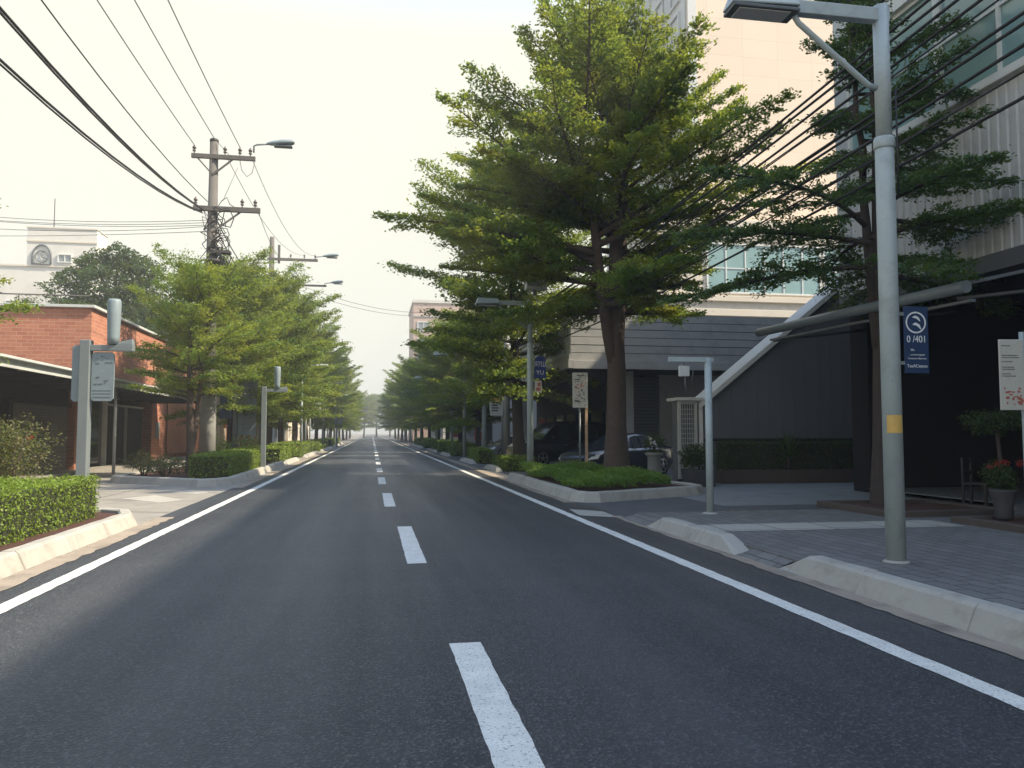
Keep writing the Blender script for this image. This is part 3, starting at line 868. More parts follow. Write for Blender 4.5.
# tall plastered columns of the wall next to the brick building
for i, (y, m_) in enumerate(((52.6, cream_plaster), (55.4, orange_plaster), (58.2, cream_plaster), (61.2, orange_plaster))):
    o = MB().box(-9.9, y, 0, -9.35, y+0.9, 3.1).box(-9.97, y-0.07, 3.1, -9.28, y+0.97, 3.22).build('wall_pillar', m_, bev=0.01)
    tag(o, ['cream wall pillar nearest the brick building', 'orange wall pillar second from the brick building', 'cream wall pillar third from the brick building', 'orange wall pillar farthest from the brick building'][i], 'pillar', 'pillars of the left boundary wall')
o = MB().box(-9.8, 53.5, 0, -9.5, 62.0, 1.9).build('boundary_wall', cream_plaster, bev=0.01)
tag(o, 'low cream boundary wall behind the first left street trees', 'wall')

# ------------------------------------------------------------------ buildings, right
# near building: corrugated front over a dark open ground floor
XB, YE = 13.0, 20.4
g = empty('corrugated_building', (XB, YE, 0), 'large building with pale corrugated front and glass above a dark open ground floor', 'building')
cr = MB()
pit_, n = 0.26, 0
v = []
y = -14.0
prof = []
while y < YE-0.2:
    prof += [(y, 0.0), (y+0.15, 0.0), (y+0.18, 0.045), (y+0.23, 0.045)]
    y += pit_
for yy, dx in prof: v += [(XB+dx, yy, 5.42), (XB+dx, yy, 9.0)]
cr.add(v, [(2*i, 2*i+1, 2*i+3, 2*i+2) for i in range(len(prof)-1)])
bw(cr, 'corrugated_cladding', corr, 0, g)
sh = MB().box(XB+0.10, -14, 5.2, 34, YE-0.02, 16.2)
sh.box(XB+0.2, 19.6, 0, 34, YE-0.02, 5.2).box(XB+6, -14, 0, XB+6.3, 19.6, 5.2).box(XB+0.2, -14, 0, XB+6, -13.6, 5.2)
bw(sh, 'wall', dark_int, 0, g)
lt = MB().box(XB-0.10, -14, 5.02, XB+0.35, YE, 5.40)
bw(lt, 'lintel_band', dark_sheet, 0.01, g)
bw(MB().box(XB+0.12, -13.5, 0.10, XB+5.98, 19.58, 0.13), 'interior_floor', dark_sheet, 0, g)
bw(MB().box(XB-0.06, YE-0.55, 5.41, XB+0.5, YE+0.05, 16.2), 'corner_trim', tower_side, 0.01, g)
for (z0, z1) in ((9.1, 12.15), (12.6, 15.7)):
    for k in range(9):
        ya = YE - 0.6 - 3.6*(k+1)
        window_unit(g, ya-YE, z0, ya+3.6-YE, z1, 0.04, 'X', glass_teal, white_metal, 0.11, 2, 2 if z0 < 10 else 1, 0.14)
bw(MB().box(XB-0.14, -14, 9.0, XB+0.1, YE-0.56, 9.10).box(XB-0.22, -14, 12.15, XB+0.1, YE-0.56, 12.60).box(XB-0.25, -14, 15.7, XB+0.1, YE-0.56, 16.35), 'white_band', white_metal, 0.01, g)
for y in (4.0, 12.5):
    bw(MB().box(XB+0.05, y, 0.1, XB+0.5, y+0.5, 5.0), 'column', dark_sheet, 0.01, g)
bw(MB().box(20.0, YE, 0, 34, 31.5, 16.1), 'unseen_sun_block', siding, 0, g)  # unseen block, added to keep the sun off the saloon and forecourt
# grey awning with a rounded front edge
aw = empty('awning', (10.1, 15.5, 0), 'long grey awning with a rounded front edge over the dark entrance', 'awning')
a_ = MB().tube([(10.1, 12.15, 4.13), (10.1, 19.7, 4.26)], 0.11, 14)
bw(a_, 'front_tube', awn_metal, 0, aw)
a_ = MB().add([(10.12, 12.2, 4.22), (10.12, 19.68, 4.35), (13.0, 19.68, 5.0), (13.0, 12.2, 4.87), (10.12, 12.2, 4.16), (10.12, 19.68, 4.29), (13.0, 19.68, 4.94), (13.0, 12.2, 4.81)],
              [(0,3,2,1), (4,5,6,7), (0,1,5,4), (1,2,6,5), (2,3,7,6), (3,0,4,7)])
bw(a_, 'awning_sheet', dark_sheet, 0, aw)
bw(MB().obox((10.35, 12.3, 3.92), (10.35, 19.5, 4.05), 0.10, 0.05), 'lower_rail', awn_metal, 0, aw)
for y in (12.6, 16, 19.3):
    bw(MB().tube([(10.3, y, 4.0), (13.0, y, 4.35)], 0.035, 6), 'bracket', dark_sheet, 0, aw)

# lean-to stair enclosure
le = empty('stair_enclosure', (13, 25, 0), 'dark grey sloping stair enclosure with pale edge beside the hedge', 'enclosure')
def slope(x): return 2.62 + (x-10.7)*0.80
x0_, x1_, ya, yb = 10.75, 19.0, 25.0, 25.75
zt = slope(x1_)
body = MB().add([(x0_,ya,0),(x1_,ya,0),(x1_,ya,zt),(x0_,ya,slope(x0_)),(x0_,yb,0),(x1_,yb,0),(x1_,yb,zt),(x0_,yb,slope(x0_))],
                [(0,1,2,3),(5,4,7,6),(4,0,3,7),(1,5,6,2),(3,2,6,7)])
for i, x in enumerate(np.arange(x0_+0.15, x1_, 0.45)):
    body.box(x, ya-0.014, 0.3, x+0.03, ya-0.001, slope(x)-0.2)
bw(body, 'wall', dark_sheet, 0, le)
def para(mb, xa, xb_, dz0, dz1, y0, y1):
    mb.add([(xa,y0,slope(xa)+dz0),(xb_,y0,slope(xb_)+dz0),(xb_,y0,slope(xb_)+dz1),(xa,y0,slope(xa)+dz1),
            (xa,y1,slope(xa)+dz0),(xb_,y1,slope(xb_)+dz0),(xb_,y1,slope(xb_)+dz1),(xa,y1,slope(xa)+dz1)],
           [(0,1,2,3),(5,4,7,6),(4,0,3,7),(1,5,6,2),(3,2,6,7),(0,4,5,1)])
fs = MB(); para(fs, 10.6, 19.0, -0.14, 0.06, ya-0.22, ya-0.05)
bw(fs, 'sloping_edge', white_metal, 0.01, le)
rf = MB(); para(rf, 10.6, 19.0, 0.01, 0.062, ya-0.048, yb+0.1)
bw(rf, 'coping', white_metal, 0, le)
bw(MB().box(9.80, ya-0.25, 2.66, 10.72, ya+0.75, 2.76), 'eave', white_metal, 0.01, le)
bw(MB().box(10.62, ya-0.10, 0, 10.74, ya-0.003, 2.64), 'corner_post', white_metal, 0.01, le)
cab = MB().box(9.92, ya-0.05, 1.0, 10.0, ya+0.1, 2.66).box(10.48, ya-0.05, 1.0, 10.56, ya+0.1, 2.66).box(10.0, ya-0.05, 1.0, 10.48, ya+0.1, 1.1).box(10.0, ya-0.05, 2.55, 10.48, ya+0.1, 2.66)
for z in np.arange(1.25, 2.5, 0.16): cab.box(10.0, ya-0.03, z, 10.48, ya+0.02, z+0.025)
for x in np.arange(10.06, 10.46, 0.08): cab.box(x, ya-0.025, 1.1, x+0.018, ya+0.0, 2.55)
bw(cab, 'lattice_panel', fascia_pale, 0, le)
bw(MB().box(9.9, ya+0.1, 0, 10.7, ya+0.5, 2.65), 'end_wall', dark_sheet, 0, le)
bw(MB().box(9.92, ya-0.04, 0.1, 10.56, ya+0.09, 0.98), 'lower_panel', siding, 0, le)
bw(MB().box(10.78, ya-0.06, 1.32, 18.9, ya-0.036, 1.42), 'rail', dark_wood, 0, le)

# mid building: grey boards, open parking floor beneath
mb_ = empty('boarded_building', (8.3, 33, 0), 'grey boarded building with pale sign band over the parked cars', 'building')
XM, YM, ZB, ZT = 8.3, 33.0, 4.35, 6.75
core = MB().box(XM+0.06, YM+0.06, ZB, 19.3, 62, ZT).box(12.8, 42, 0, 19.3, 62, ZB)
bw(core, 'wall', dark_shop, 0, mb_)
pl = MB()
nz_ = 7
for i in range(nz_):
    za = ZB + (ZT-ZB)*i/nz_
    zb2 = ZB + (ZT-ZB)*(i+1)/nz_ - 0.025
    pl.box(XM+0.002, YM-0.02-0.012*(i % 2), za, 19.3, YM+0.055, zb2)
bw(pl, 'front_boards', siding, 0, mb_)
bw(MB().box(XM-0.03, YM, ZB+0.6, XM+0.055, 62, ZT-0.4), 'sign_band', fascia_pale, 0, mb_)
pl = MB().box(XM-0.14, YM-0.14, ZB, XM+0.055, 62, ZB+0.36).box(XM-0.08, YM-0.03, ZB+0.36, XM+0.055, 62, ZB+0.6).box(XM-0.12, YM-0.14, ZT-0.4, XM+0.055, 62, ZT)
pl.box(XM+0.06, YM-0.14, ZB-0.02, 19.3, YM-0.05, ZB+0.34)
bw(pl, 'cornice', siding, 0.01, mb_)
for (x, y) in ((11.0, 34.0), (8.7, 47), (8.7, 54), (8.7, 61)):
    bw(MB().box(x, y, 0, x+0.42, y+0.42, ZB), 'column', siding, 0.01, mb_)
for y in np.arange(43, 60, 3.0): bw(MB().box(12.6, y, 0.4, 12.78, y+2.2, 2.8), 'shop_window', glass_dark, 0, mb_)
rs = MB()
for i in range(26): rs.box(11.5, 36.2, 0.1+i*0.16, 13.4, 36.25+0.02*(i % 2), 0.1+i*0.16+0.14)
bw(rs, 'roller_shutter', dark_sheet, 0, mb_)
bw(MB().box(13.4, 36.1, 0, 19.3, 36.5, ZB), 'side_wall', siding, 0, mb_)
bw(MB().box(12.6, 36.5, 0, 12.8, 42, ZB), 'side_wall', dark_shop, 0, mb_)

def text_mesh(txt, size, m, parent, loc, rot, name='lettering', ext=0.003, squash=1.0, align='CENTER'):
    cu = bpy.data.curves.new(name, 'FONT')
    cu.body, cu.size, cu.extrude, cu.align_x, cu.align_y = txt, size, ext, align, 'CENTER'
    tmp = bpy.data.objects.new('tmp_text', cu)
    COL.objects.link(tmp)
    dg = bpy.context.evaluated_depsgraph_get()
    me = bpy.data.meshes.new_from_object(tmp.evaluated_get(dg))
    bpy.data.objects.remove(tmp)
    me.materials.clear(); me.materials.append(m)
    o = bpy.data.objects.new(name, me)
    COL.objects.link(o)
    o.parent = parent
    o.location, o.rotation_euler, o.scale = loc, rot, (squash, 1, 1)
    return o
# writing on the long sign band, read along the road
RX = (R(90), 0, R(-90))
text_mesh('\u042b\u0418 \u0418\u0422\u0418 ATTI', 0.85, sign_ink, mb_, (-0.04, 3.9, ZB+1.62), RX, squash=1.35)
text_mesh('SAINERY STI SENTII', 0.32, sign_ink, mb_, (-0.04, 3.7, ZB+0.90), RX, squash=1.6)
text_mesh('TAI HOITA', 0.85, sign_ink, mb_, (-0.04, 11.5, ZB+1.45), RX, squash=1.6)

# cream tower block with podium
tw = empty('tower_block', (26, 62, 0), 'tall cream panelled tower block with a window strip on its left side', 'building')
bw(MB().box(26.0, 62, 0, 60, 86, 52), 'wall', tower_clad, 0, tw)
bw(MB().box(25.88, 62.6, 0, 25.998, 86, 52).box(25.85, 61.9, 0, 26.6, 61.998, 52), 'side_cladding', tower_side, 0, tw)
for fl in range(12):
    z0 = 12 + fl*3.3
    for k in range(3):
        ya = 63.6 + k*7.2
        window_unit(tw, ya-62, z0+0.5, ya+5.8-62, z0+2.9, -0.12, 'X', glass_grey, tower_side, 0.18, 3, 1, 0.22)
pd = empty('podium_block', (20, 54, 0), 'low cream podium with a teal glass strip in front of the tower', 'building')
bw(MB().box(19.6, 54, 0, 60, 61.8, 16.9), 'wall', podium_clad, 0, pd)
bw(MB().box(19.4, 53.75, 16.5, 60, 54, 17.1).box(19.5, 53.85, 15.6, 60, 53.998, 15.9).box(19.4, 53.7, 11.1, 60, 53.995, 11.5).box(19.4, 53.5, 10.0, 60, 53.99, 10.5), 'ledge', podium_clad, 0.02, pd)
bw(MB().box(19.55, 53.9, 10.5, 60, 53.99, 11.1), 'shadow_gap', siding, 0, pd)
for k in range(2):
    window_unit(pd, 3.7+9.2*k, 11.7, 12.7+9.2*k, 15.4, 0, 'Y', glass_teal, white_metal, 0.12, 6, 2, 0.10)
window_unit(pd, 23, 11.7, 34, 15.4, 0, 'Y', glass_teal, white_metal, 0.12, 6, 2, 0.10)

# farther right: low shops and a pinkish block
for i, (y0, y1, h, m_, lab) in enumerate(((85, 100, 6.5, siding, 'grey low shop beyond the boarded building'), (103, 122, 5.5, cream_plaster, 'cream low shop behind the far right trees'), (126, 160, 7, pale_conc, 'pale long block at the far end of the right row'))):
    low_house(11.0, y0, 22, y1, h, m_, lab, face=-1)
pk = empty('apartment_block', (14, 150, 0), 'pinkish apartment block rising above the far right trees', 'building')
bw(MB().box(8.2, 165, 0, 26, 185, 28.5), 'wall', pink_clad, 0, pk)
bw(MB().box(8.0, 164.8, 28.5, 26.2, 185.2, 29.1).box(8.1, 164.85, 25.6, 26.1, 164.99, 25.9), 'coping', pale_conc, 0, pk)
for fl in range(5):
    for k in range(4):
        window_unit(pk, -5.0+k*4.4, 9+fl*3.4, -2.4+k*4.4, 11+fl*3.4, 15, 'Y', glass_grey, white_metal, 0.2, 2, 1, 0.15)
# red shop boards glimpsed between the right hand trunks
for i, (x, y, z) in enumerate(((9.9, 72.0, 1.9), (10.2, 96.0, 2.0))):
    r = empty('shop_board', (x, y, 0), ['orange red shop board between the trunks, nearer of two', 'orange red shop board between the trunks, farther of two'][i], 'sign', 'red shop boards')
    MB().box(-0.75, 0, z-0.9, 0.75, 0.08, z+1.0).build('board', red_paint, r, 0.01)
    MB().box(-0.55, -0.012, z-0.2, 0.55, -0.002, z+0.6).build('panel', sign_pale, r)
    for sx in (-0.66, 0.66): MB().box(sx-0.04, 0.01, 0, sx+0.04, 0.07, z-0.9).build('leg', galv, r)

# ------------------------------------------------------------------ street lamps, right
def street_lamp(x, y, label, first=None, z=0.0, h=6.66):
    if first is not None: return dup(first, (x, y, z), label=label)
    r = empty('street_lamp', (x, y, z), label, 'street lamp', 'street lamps along the right kerb')
    MB().tube([(0,0,-0.05), (0,0,h*0.745), (0,0,h*0.75)], [0.112, 0.108, 0.092], 20).tube([(0,0,h*0.751), (0,0,h)], 0.092, 20).build('pole', pole_paint, r)
    MB().lathe([(0.114, h*0.735), (0.122, h*0.738), (0.122, h*0.752), (0.112, h*0.756)], 20).build('collar', pole_paint, r)
    MB().lathe([(0.150, 0.0), (0.148, 0.010), (0.118, 0.03)], 20).build('base_plate', kerb_con, r)
    MB().box(-1.15, -0.06, h-0.20, 0.09, 0.06, h-0.04).build('arm', pole_paint, r, 0.01)
    MB().tube([(-0.09, 0, h-1.02), (-0.2, 0, h-0.98), (-1.08, 0, h-0.30), (-1.14, 0, h-0.21)], 0.034, 10).build('brace', pole_paint, r)
    hd = MB()
    hd.add([(-1.98,-0.15,h-0.19),(-1.12,-0.15,h-0.16),(-1.12,0.15,h-0.16),(-1.98,0.15,h-0.19),(-1.90,-0.10,h+0.04),(-1.16,-0.10,h+0.02),(-1.16,0.10,h+0.02),(-1.90,0.10,h+0.04)],
           [(0,3,2,1),(4,5,6,7),(0,1,5,4),(1,2,6,5),(2,3,7,6),(3,0,4,7)])
    lh = hd.build('lamp_head', pole_paint, r, 0.02)
    MB().box(-1.96, -0.155, h-0.235, -1.14, 0.155, h-0.195).build('rim', lamp_dark, lh, 0.008)
    MB().box(-1.88, -0.12, h-0.25, -1.24, 0.12, h-0.236).build('lens', lens_mat, lh, 0.004)
    return r
lamp0 = street_lamp(6.02, 8.5, 'nearest pole street lamp with a yellow sticker and a navy sign', z=0.10)
street_lamp(5.55, 28.0, 'street lamp second from the camera with a blue notice and white box', lamp0).scale = (1, 1, 0.955)
lab = ['third street lamp on the right, beside the trimmed shrub', 'fourth street lamp on the right, among the trunks', 'fifth street lamp on the right', 'sixth street lamp on the right',
       'seventh street lamp on the right, near the far end']
for i, y in enumerate((50, 72, 95, 118, 142)): street_lamp(5.7 - 0.005*i, y, lab[i], lamp0)
# sticker belongs to the first lamp only
st = MB(); st.lathe([(0.1125, 1.50), (0.1128, 1.50), (0.1128, 1.72), (0.1125, 1.72)], 24)
band = []
for a in np.linspace(R(205), R(300), 9):
    band += [(0.115*math.cos(a), 0.115*math.sin(a), 1.50), (0.115*math.cos(a), 0.115*math.sin(a), 1.71)]
MB().add(band, [(2*i, 2*i+2, 2*i+3, 2*i+1) for i in range(8)]).build('sticker', sign_yellow, lamp0)
band = [(q[0]*1.012, q[1]*1.012, 1.54 + (0.10 if i % 2 else 0)) for i, q in enumerate(band)][4:14]
MB().tube([(0.09, -0.11, 5.6), (0.08, -0.13, 4.8), (0.10, -0.10, 4.3)], 0.012, 6).build('cable', cable_mat, lamp0)

# navy sign on the nearest lamp: ring emblem with a swoosh, large characters, small lines
sg = empty('hanging_sign', (6.02+0.285, 8.42, 0.10), 'navy blue sign with a white ring emblem fixed to the nearest lamp post', 'sign', rz=R(-3))
MB().box(-0.155, -0.008, 2.20, 0.155, 0.008, 2.99).build('panel', blue_sign, sg, 0.006)
def ring_mesh(cx, cz, r0, r1, y, n=40, a0=0, a1=360):
    v, f = [], []
    for i in range(n+1):
        a = R(a0+(a1-a0)*i/n)
        v += [(cx+r0*math.cos(a), y, cz+r0*math.sin(a)), (cx+r1*math.cos(a), y, cz+r1*math.sin(a))]
    for i in range(n): f.append((2*i, 2*i+1, 2*i+3, 2*i+2))
    return v, f
em = MB()
em.add(*ring_mesh(-0.005, 2.80, 0.110, 0.128, -0.012))
def blade(pts, w, y=-0.012):
    v = []
    for i, p in enumerate(pts):
        q0, q1 = pts[max(i-1, 0)], pts[min(i+1, len(pts)-1)]
        dx, dz = q1[0]-q0[0], q1[1]-q0[1]
        l = math.hypot(dx, dz)
        k = w*math.sin(math.pi*(i+0.35)/(len(pts)-0.3))
        v += [(p[0]-dz/l*k, y, p[1]+dx/l*k), (p[0]+dz/l*k, y, p[1]-dx/l*k)]
    em.add(v, [(2*i, 2*i+1, 2*i+3, 2*i+2) for i in range(len(pts)-1)])
blade([(-0.045, 2.862), (-0.01, 2.868), (0.025, 2.85), (0.05, 2.815)], 0.016)
blade([(-0.045, 2.775), (-0.01, 2.785), (0.03, 2.765), (0.06, 2.72)], 0.018)
em.build('emblem', sign_white, sg)
FR = (R(90), 0, 0)
text_mesh('0 /401', 0.115, sign_white, sg, (0, -0.010, 2.60), FR, ext=0.002, squash=0.85)
text_mesh('Ifln.', 0.04, sign_white, sg, (-0.05, -0.010, 2.475), FR, ext=0.001)
text_mesh('...unnamnapupt', 0.032, sign_white, sg, (0, -0.010, 2.42), FR, ext=0.001)
text_mesh('Tumauoa-ofbyrcum', 0.030, sign_white, sg, (0, -0.010, 2.375), FR, ext=0.001)
text_mesh('TsuACtenos', 0.055, sign_white, sg, (0, -0.010, 2.285), FR, ext=0.002, squash=0.92)
MB().box(-0.21, -0.012, 2.30, -0.155, 0.012, 2.34).box(-0.21, -0.012, 2.88, -0.155, 0.012, 2.92).build('bracket', galv, sg)

# signs and box on the second lamp
sg = empty('blue_notice', (5.55+0.35, 27.95, 0), 'royal blue round topped notice on the second lamp post', 'sign')
pn = MB()
pts = [(-0.22, 3.55), (0.22, 3.55), (0.22, 4.15)] + [(0.22*math.cos(a), 4.15+0.2*math.sin(a)) for a in np.linspace(0.2, math.pi-0.2, 9)] + [(-0.22, 4.15)]
n = len(pts)
pn.add([(x, -0.012, z) for x, z in pts] + [(x, 0.012, z) for x, z in pts], [tuple(range(n)), tuple(reversed(range(n, 2*n)))] + [(i, n+i, n+(i+1) % n, (i+1) % n) for i in range(n)])
pn.build('panel', royal_sign, sg)
text_mesh('\u042f7\u0428', 0.26, sign_white, sg, (0, -0.015, 4.05), FR, squash=0.8)
text_mesh('YU', 0.22, sign_white, sg, (0, -0.015, 3.75), FR)
MB().box(-0.26, -0.01, 3.6, -0.22, 0.01, 3.64).box(-0.26, -0.01, 4.1, -0.22, 0.01, 4.14).build('bracket', galv, sg)
sg = empty('small_notice', (5.55+0.27, 27.93, 0), 'small white notice with faded red print under the blue notice', 'sign')
MB().box(-0.12, -0.01, 3.05, 0.14, 0.01, 3.46).build('panel', sign_pale, sg, 0.004)
MB().box(-0.07, -0.013, 3.10, 0.09, -0.011, 3.22).box(-0.02, -0.013, 3.26, 0.10, -0.0112, 3.40).build('print', sign_red, sg)
bx_ = empty('control_box', (5.55+0.15, 28.0, 0), 'pale control box on top of the second lamp post', 'box')
MB().box(-0.32, -0.2, 6.74, 0.45, 0.2, 7.12).build('casing', fascia_pale, bx_, 0.03)
MB().box(-0.28, -0.22, 6.85, 0.20, -0.2, 7.02).build('vent', galv, bx_)
MB().lathe([(0.06, 6.55), (0.06, 6.76)], 12).build('bracket', galv, bx_)

# ------------------------------------------------------------------ smaller posts and signs, right
tp = empty('t_pole', (6.24, 14.2, 0.0), 'bare blue grey pole with a short arm and hanging box', 'pole')
MB().tube([(0,0,-0.02), (0,0,3.02)], 0.068, 16).build('pole', pole_paint, tp)
MB().lathe([(0.15, 0.0), (0.15, 0.10), (0.11, 0.125)], 18).build('base_plate', kerb_con, tp)
MB().box(-0.78, -0.04, 2.93, 0.10, 0.04, 3.02).build('arm', pole_paint, tp, 0.008)
hb = MB().box(-0.58, -0.03, 2.66, -0.38, 0.04, 2.86).build('hanging_box', fascia_pale, tp, 0.01)
MB().tube([(-0.48, 0, 2.86), (-0.48, 0, 2.94)], 0.008, 6).tube([(-0.46, 0, 2.68), (-0.46, 0.01, 2.52), (-0.44, 0, 2.40)], 0.008, 6).tube([(-0.36, 0, 2.93), (-0.30, 0, 2.75), (-0.33, 0, 2.55)], 0.007, 6).build('wire', galv, tp)

rs = empty('notice_post', (10.46, 11.4, 0.15), 'grey post with a pale notice board at the right edge', 'sign', rz=R(-8))
MB().tube([(0,0,-0.05), (0,0,3.10)], 0.04, 14).build('post', pole_paint, rs)
MB().box(-0.43, -0.075, 1.82, -0.03, -0.045, 2.97).build('panel', sign_pale, rs, 0.006)
pr = MB()
rng = random.Random(5)
for z, w_ in ((2.86, 0.11), (2.70, 0.26), (2.665, 0.28), (2.60, 0.14), (2.51, 0.16), (2.475, 0.18), (2.40, 0.12), (2.365, 0.20)):
    x = -0.39
    while x < -0.39 + w_:
        l = rng.uniform(0.012, 0.035)
        pr.box(x, -0.078, z, x+l, -0.0752, z+0.014); x += l + 0.008
pr.build('lettering', sign_ink, rs)
pr = MB()
for i in range(26):
    x, z = -0.39+rng.uniform(0, 0.30), 1.90+rng.uniform(0, 0.26)
    pr.box(x, -0.0785+0.0001*i, z, x+rng.uniform(0.02, 0.06), -0.0752, z+rng.uniform(0.015, 0.045))
pr.build('picture', sign_red, rs)

bp = empty('poster_sign', (6.66, 25.2, 0.56), 'pale poster board on a thin post in the big tree bed', 'sign', rz=R(-4))
MB().tube([(-0.02, 0.03, -0.45), (-0.02, 0.03, 1.95)], 0.03, 10).build('post', galv, bp)
MB().box(0.17, 0.06, -0.45, 0.25, 0.14, 2.1).build('timber_post', tan_brick, bp)
MB().box(-0.26, -0.02, 1.86, 0.24, 0.015, 3.0).build('panel', sign_pale, bp, 0.01)
pr, pk2 = MB(), MB()
for i in range(60):
    x, z = rng.uniform(-0.22, 0.16), rng.uniform(1.92, 2.92)
    (pk2 if 2.15 < z < 2.65 and rng.random() < 0.55 else pr).box(x, -0.0235-0.0002*i, z, x+rng.uniform(0.015, 0.07), -0.0205, z+rng.uniform(0.012, 0.05))
pr.build('lettering', sign_ink, bp); pk2.build('picture', sign_red, bp)

ls = empty('shop_sign_post', (7.0, 45.6, 0), 'pale tapered sign board on a slim post behind the second right bed', 'sign')
MB().tube([(0.42, 0.05, 0), (0.42, 0.05, 3.9)], 0.07, 10).build('post', galv, ls)
MB().add([(-0.42,-0.06,4.1),(0.5,-0.06,4.1),(0.5,0.06,4.1),(-0.42,0.06,4.1),(-0.30,-0.06,2.6),(0.42,-0.06,2.6),(0.42,0.06,2.6),(-0.30,0.06,2.6)],
         [(0,1,2,3),(7,6,5,4),(0,4,5,1),(1,5,6,2),(2,6,7,3),(3,7,4,0)]).build('panel', sign_pale, ls, 0.01)
MB().box(-0.46, -0.08, 4.1, 0.54, 0.08, 4.2).build('cap', fascia_pale, ls)
MB().box(-0.28, -0.066, 3.4, 0.36, -0.062, 3.75).build('picture', sign_yellow, ls)
pr = MB()
for z in (3.30, 3.15, 3.0, 2.85): pr.box(-0.24, -0.066, z, 0.3-rng.uniform(0, 0.2), -0.062, z+0.08)
pr.build('lettering', sign_ink, ls)

pp = empty('plain_pole', (6.75, 48.5, 0), 'plain grey pole beside the third street lamp', 'pole')
MB().tube([(0,0,0), (0,0,6.3)], [0.16, 0.12], 14).build('pole', pole_paint, pp)
MB().lathe([(0.22, 0), (0.22, 0.04), (0.16, 0.06)], 14).build('base_plate', pole_paint, pp)
bn = empty('banner_post', (6.1, 62, 0), 'thin post carrying pale banner boards between the far right trees', 'sign')
MB().tube([(0,0,0), (0,0,5.6)], 0.09, 10).build('post', pole_paint, bn)
MB().box(-0.75, -0.03, 3.7, -0.12, 0.03, 5.2).build('board', fascia_pale, bn)
MB().box(0.12, -0.03, 3.5, 0.85, 0.03, 4.9).build('board', sign_back, bn)

# ------------------------------------------------------------------ sign posts, left
def sign_gantry(loc, label, panels=True, box_=True, sc=1, rz=0):
    r = empty('sign_post', loc, label, 'sign post', 'square sign posts along the left side', rz=rz, sc=sc)
    MB().box(-0.09, -0.09, -0.05, 0.11, 0.09, 3.34).build('post', galv, r, 0.015)
    MB().box(0.111, -0.07, 3.12, 0.92, 0.07, 3.24).add([(0.60,-0.065,3.241),(0.92,-0.065,3.241),(0.92,0.065,3.241),(0.60,0.065,3.241),(0.66,-0.05,3.30),(0.9,-0.05,3.36),(0.9,0.05,3.36),(0.66,0.05,3.30)],
        [(0,3,2,1),(4,5,6,7),(0,1,5,4),(1,2,6,5),(2,3,7,6),(3,0,4,7)]).build('arm', galv, r, 0.008)
    if box_:
        MB().lathe([(0.11, 3.302), (0.112, 3.45), (0.128, 3.9), (0.128, 4.16), (0.108, 4.21)], 20, c=(0.52, 0, -0.05)).build('beacon', sign_back, r)
    if panels:
        def rp(x0, x1, z0, z1, y0, y1, m, nm):
            mb = MB(); c = 0.05
            p = [(x0+c, z0), (x1-c, z0), (x1, z0+c), (x1, z1-c), (x1-c, z1), (x0+c, z1), (x0, z1-c), (x0, z0+c)]
            mb.add([(x, y0, z) for x, z in p] + [(x, y1, z) for x, z in p], [tuple(range(8)), tuple(reversed(range(8, 16)))] + [(i, 8+i, 8+(i+1) % 8, (i+1) % 8) for i in range(8)])
            return mb.build(nm, m, r)
        rp(-0.27, -0.092, 2.12, 3.24, 0.02, 0.06, sign_back, 'side_panel')
        p2 = rp(0.13, 0.56, 2.13, 3.10, -0.03, 0.01, sign_back, 'sign_panel')
        mk = MB()
        for i in range(18):
            x, z = rng.uniform(0.17, 0.48), rng.choice((rng.uniform(2.86, 3.02), rng.uniform(2.45, 2.62)))
            mk.box(x, -0.0335-0.0002*i, z, x+rng.uniform(0.01, 0.07), -0.0305, z+rng.uniform(0.008, 0.02))
        for z in (2.20, 2.27, 2.33): mk.box(0.16, -0.034, z, 0.52, -0.0305, z+0.012)
        mk.build('lettering', lamp_dark, p2)
    return r
sign_gantry((-5.6, 17.0, 0.1), 'near square post with grey sign panels and an upright beacon on its arm', rz=R(-6))
sign_gantry((-4.35, 33.8, 0.15), 'bare square post with an empty arm and upright beacon beside the left hedge', panels=False)
sign_gantry((-3.9, 92, 0), 'farthest square post on the left, standing among the tree trunks', panels=True)
sg = empty('panel_post', (-6.6, 41, 0.1), 'round post carrying a dark blue panel and a grey notice panel', 'sign')
MB().tube([(0,0,0), (0,0,4.2)], 0.13, 12).build('post', galv, sg)
MB().box(-0.75, -0.05, 2.2, -0.14, 0.0, 4.0).build('blue_panel', blue_sign, sg, 0.01)
pn = MB().box(0.14, -0.05, 1.4, 0.98, 0.0, 4.1).build('grey_panel', sign_back, sg, 0.01)
mk = MB()
for i in range(30):
    x, z = rng.uniform(0.2, 0.75), 1.6+rng.randrange(22)*0.105
    mk.box(x, -0.054-0.0002*i, z, x+rng.uniform(0.05, 0.2), -0.0505, z+0.03)
mk.build('lettering', lamp_dark, pn)
wp_n = empty('road_sign', (-5.4, 68, 0), 'small grey sign board on a twin post among the far left trees', 'sign')
MB().tube([(0,0,0), (0,0,3.6)], 0.08, 8).tube([(0.35,0,0), (0.35,0,3.6)], 0.06, 8).build('post', galv, wp_n)
MB().box(-0.1, -0.06, 3.5, 1.2, -0.01, 4.6).build('board', fascia_pale, wp_n, 0.01)
far_l = None
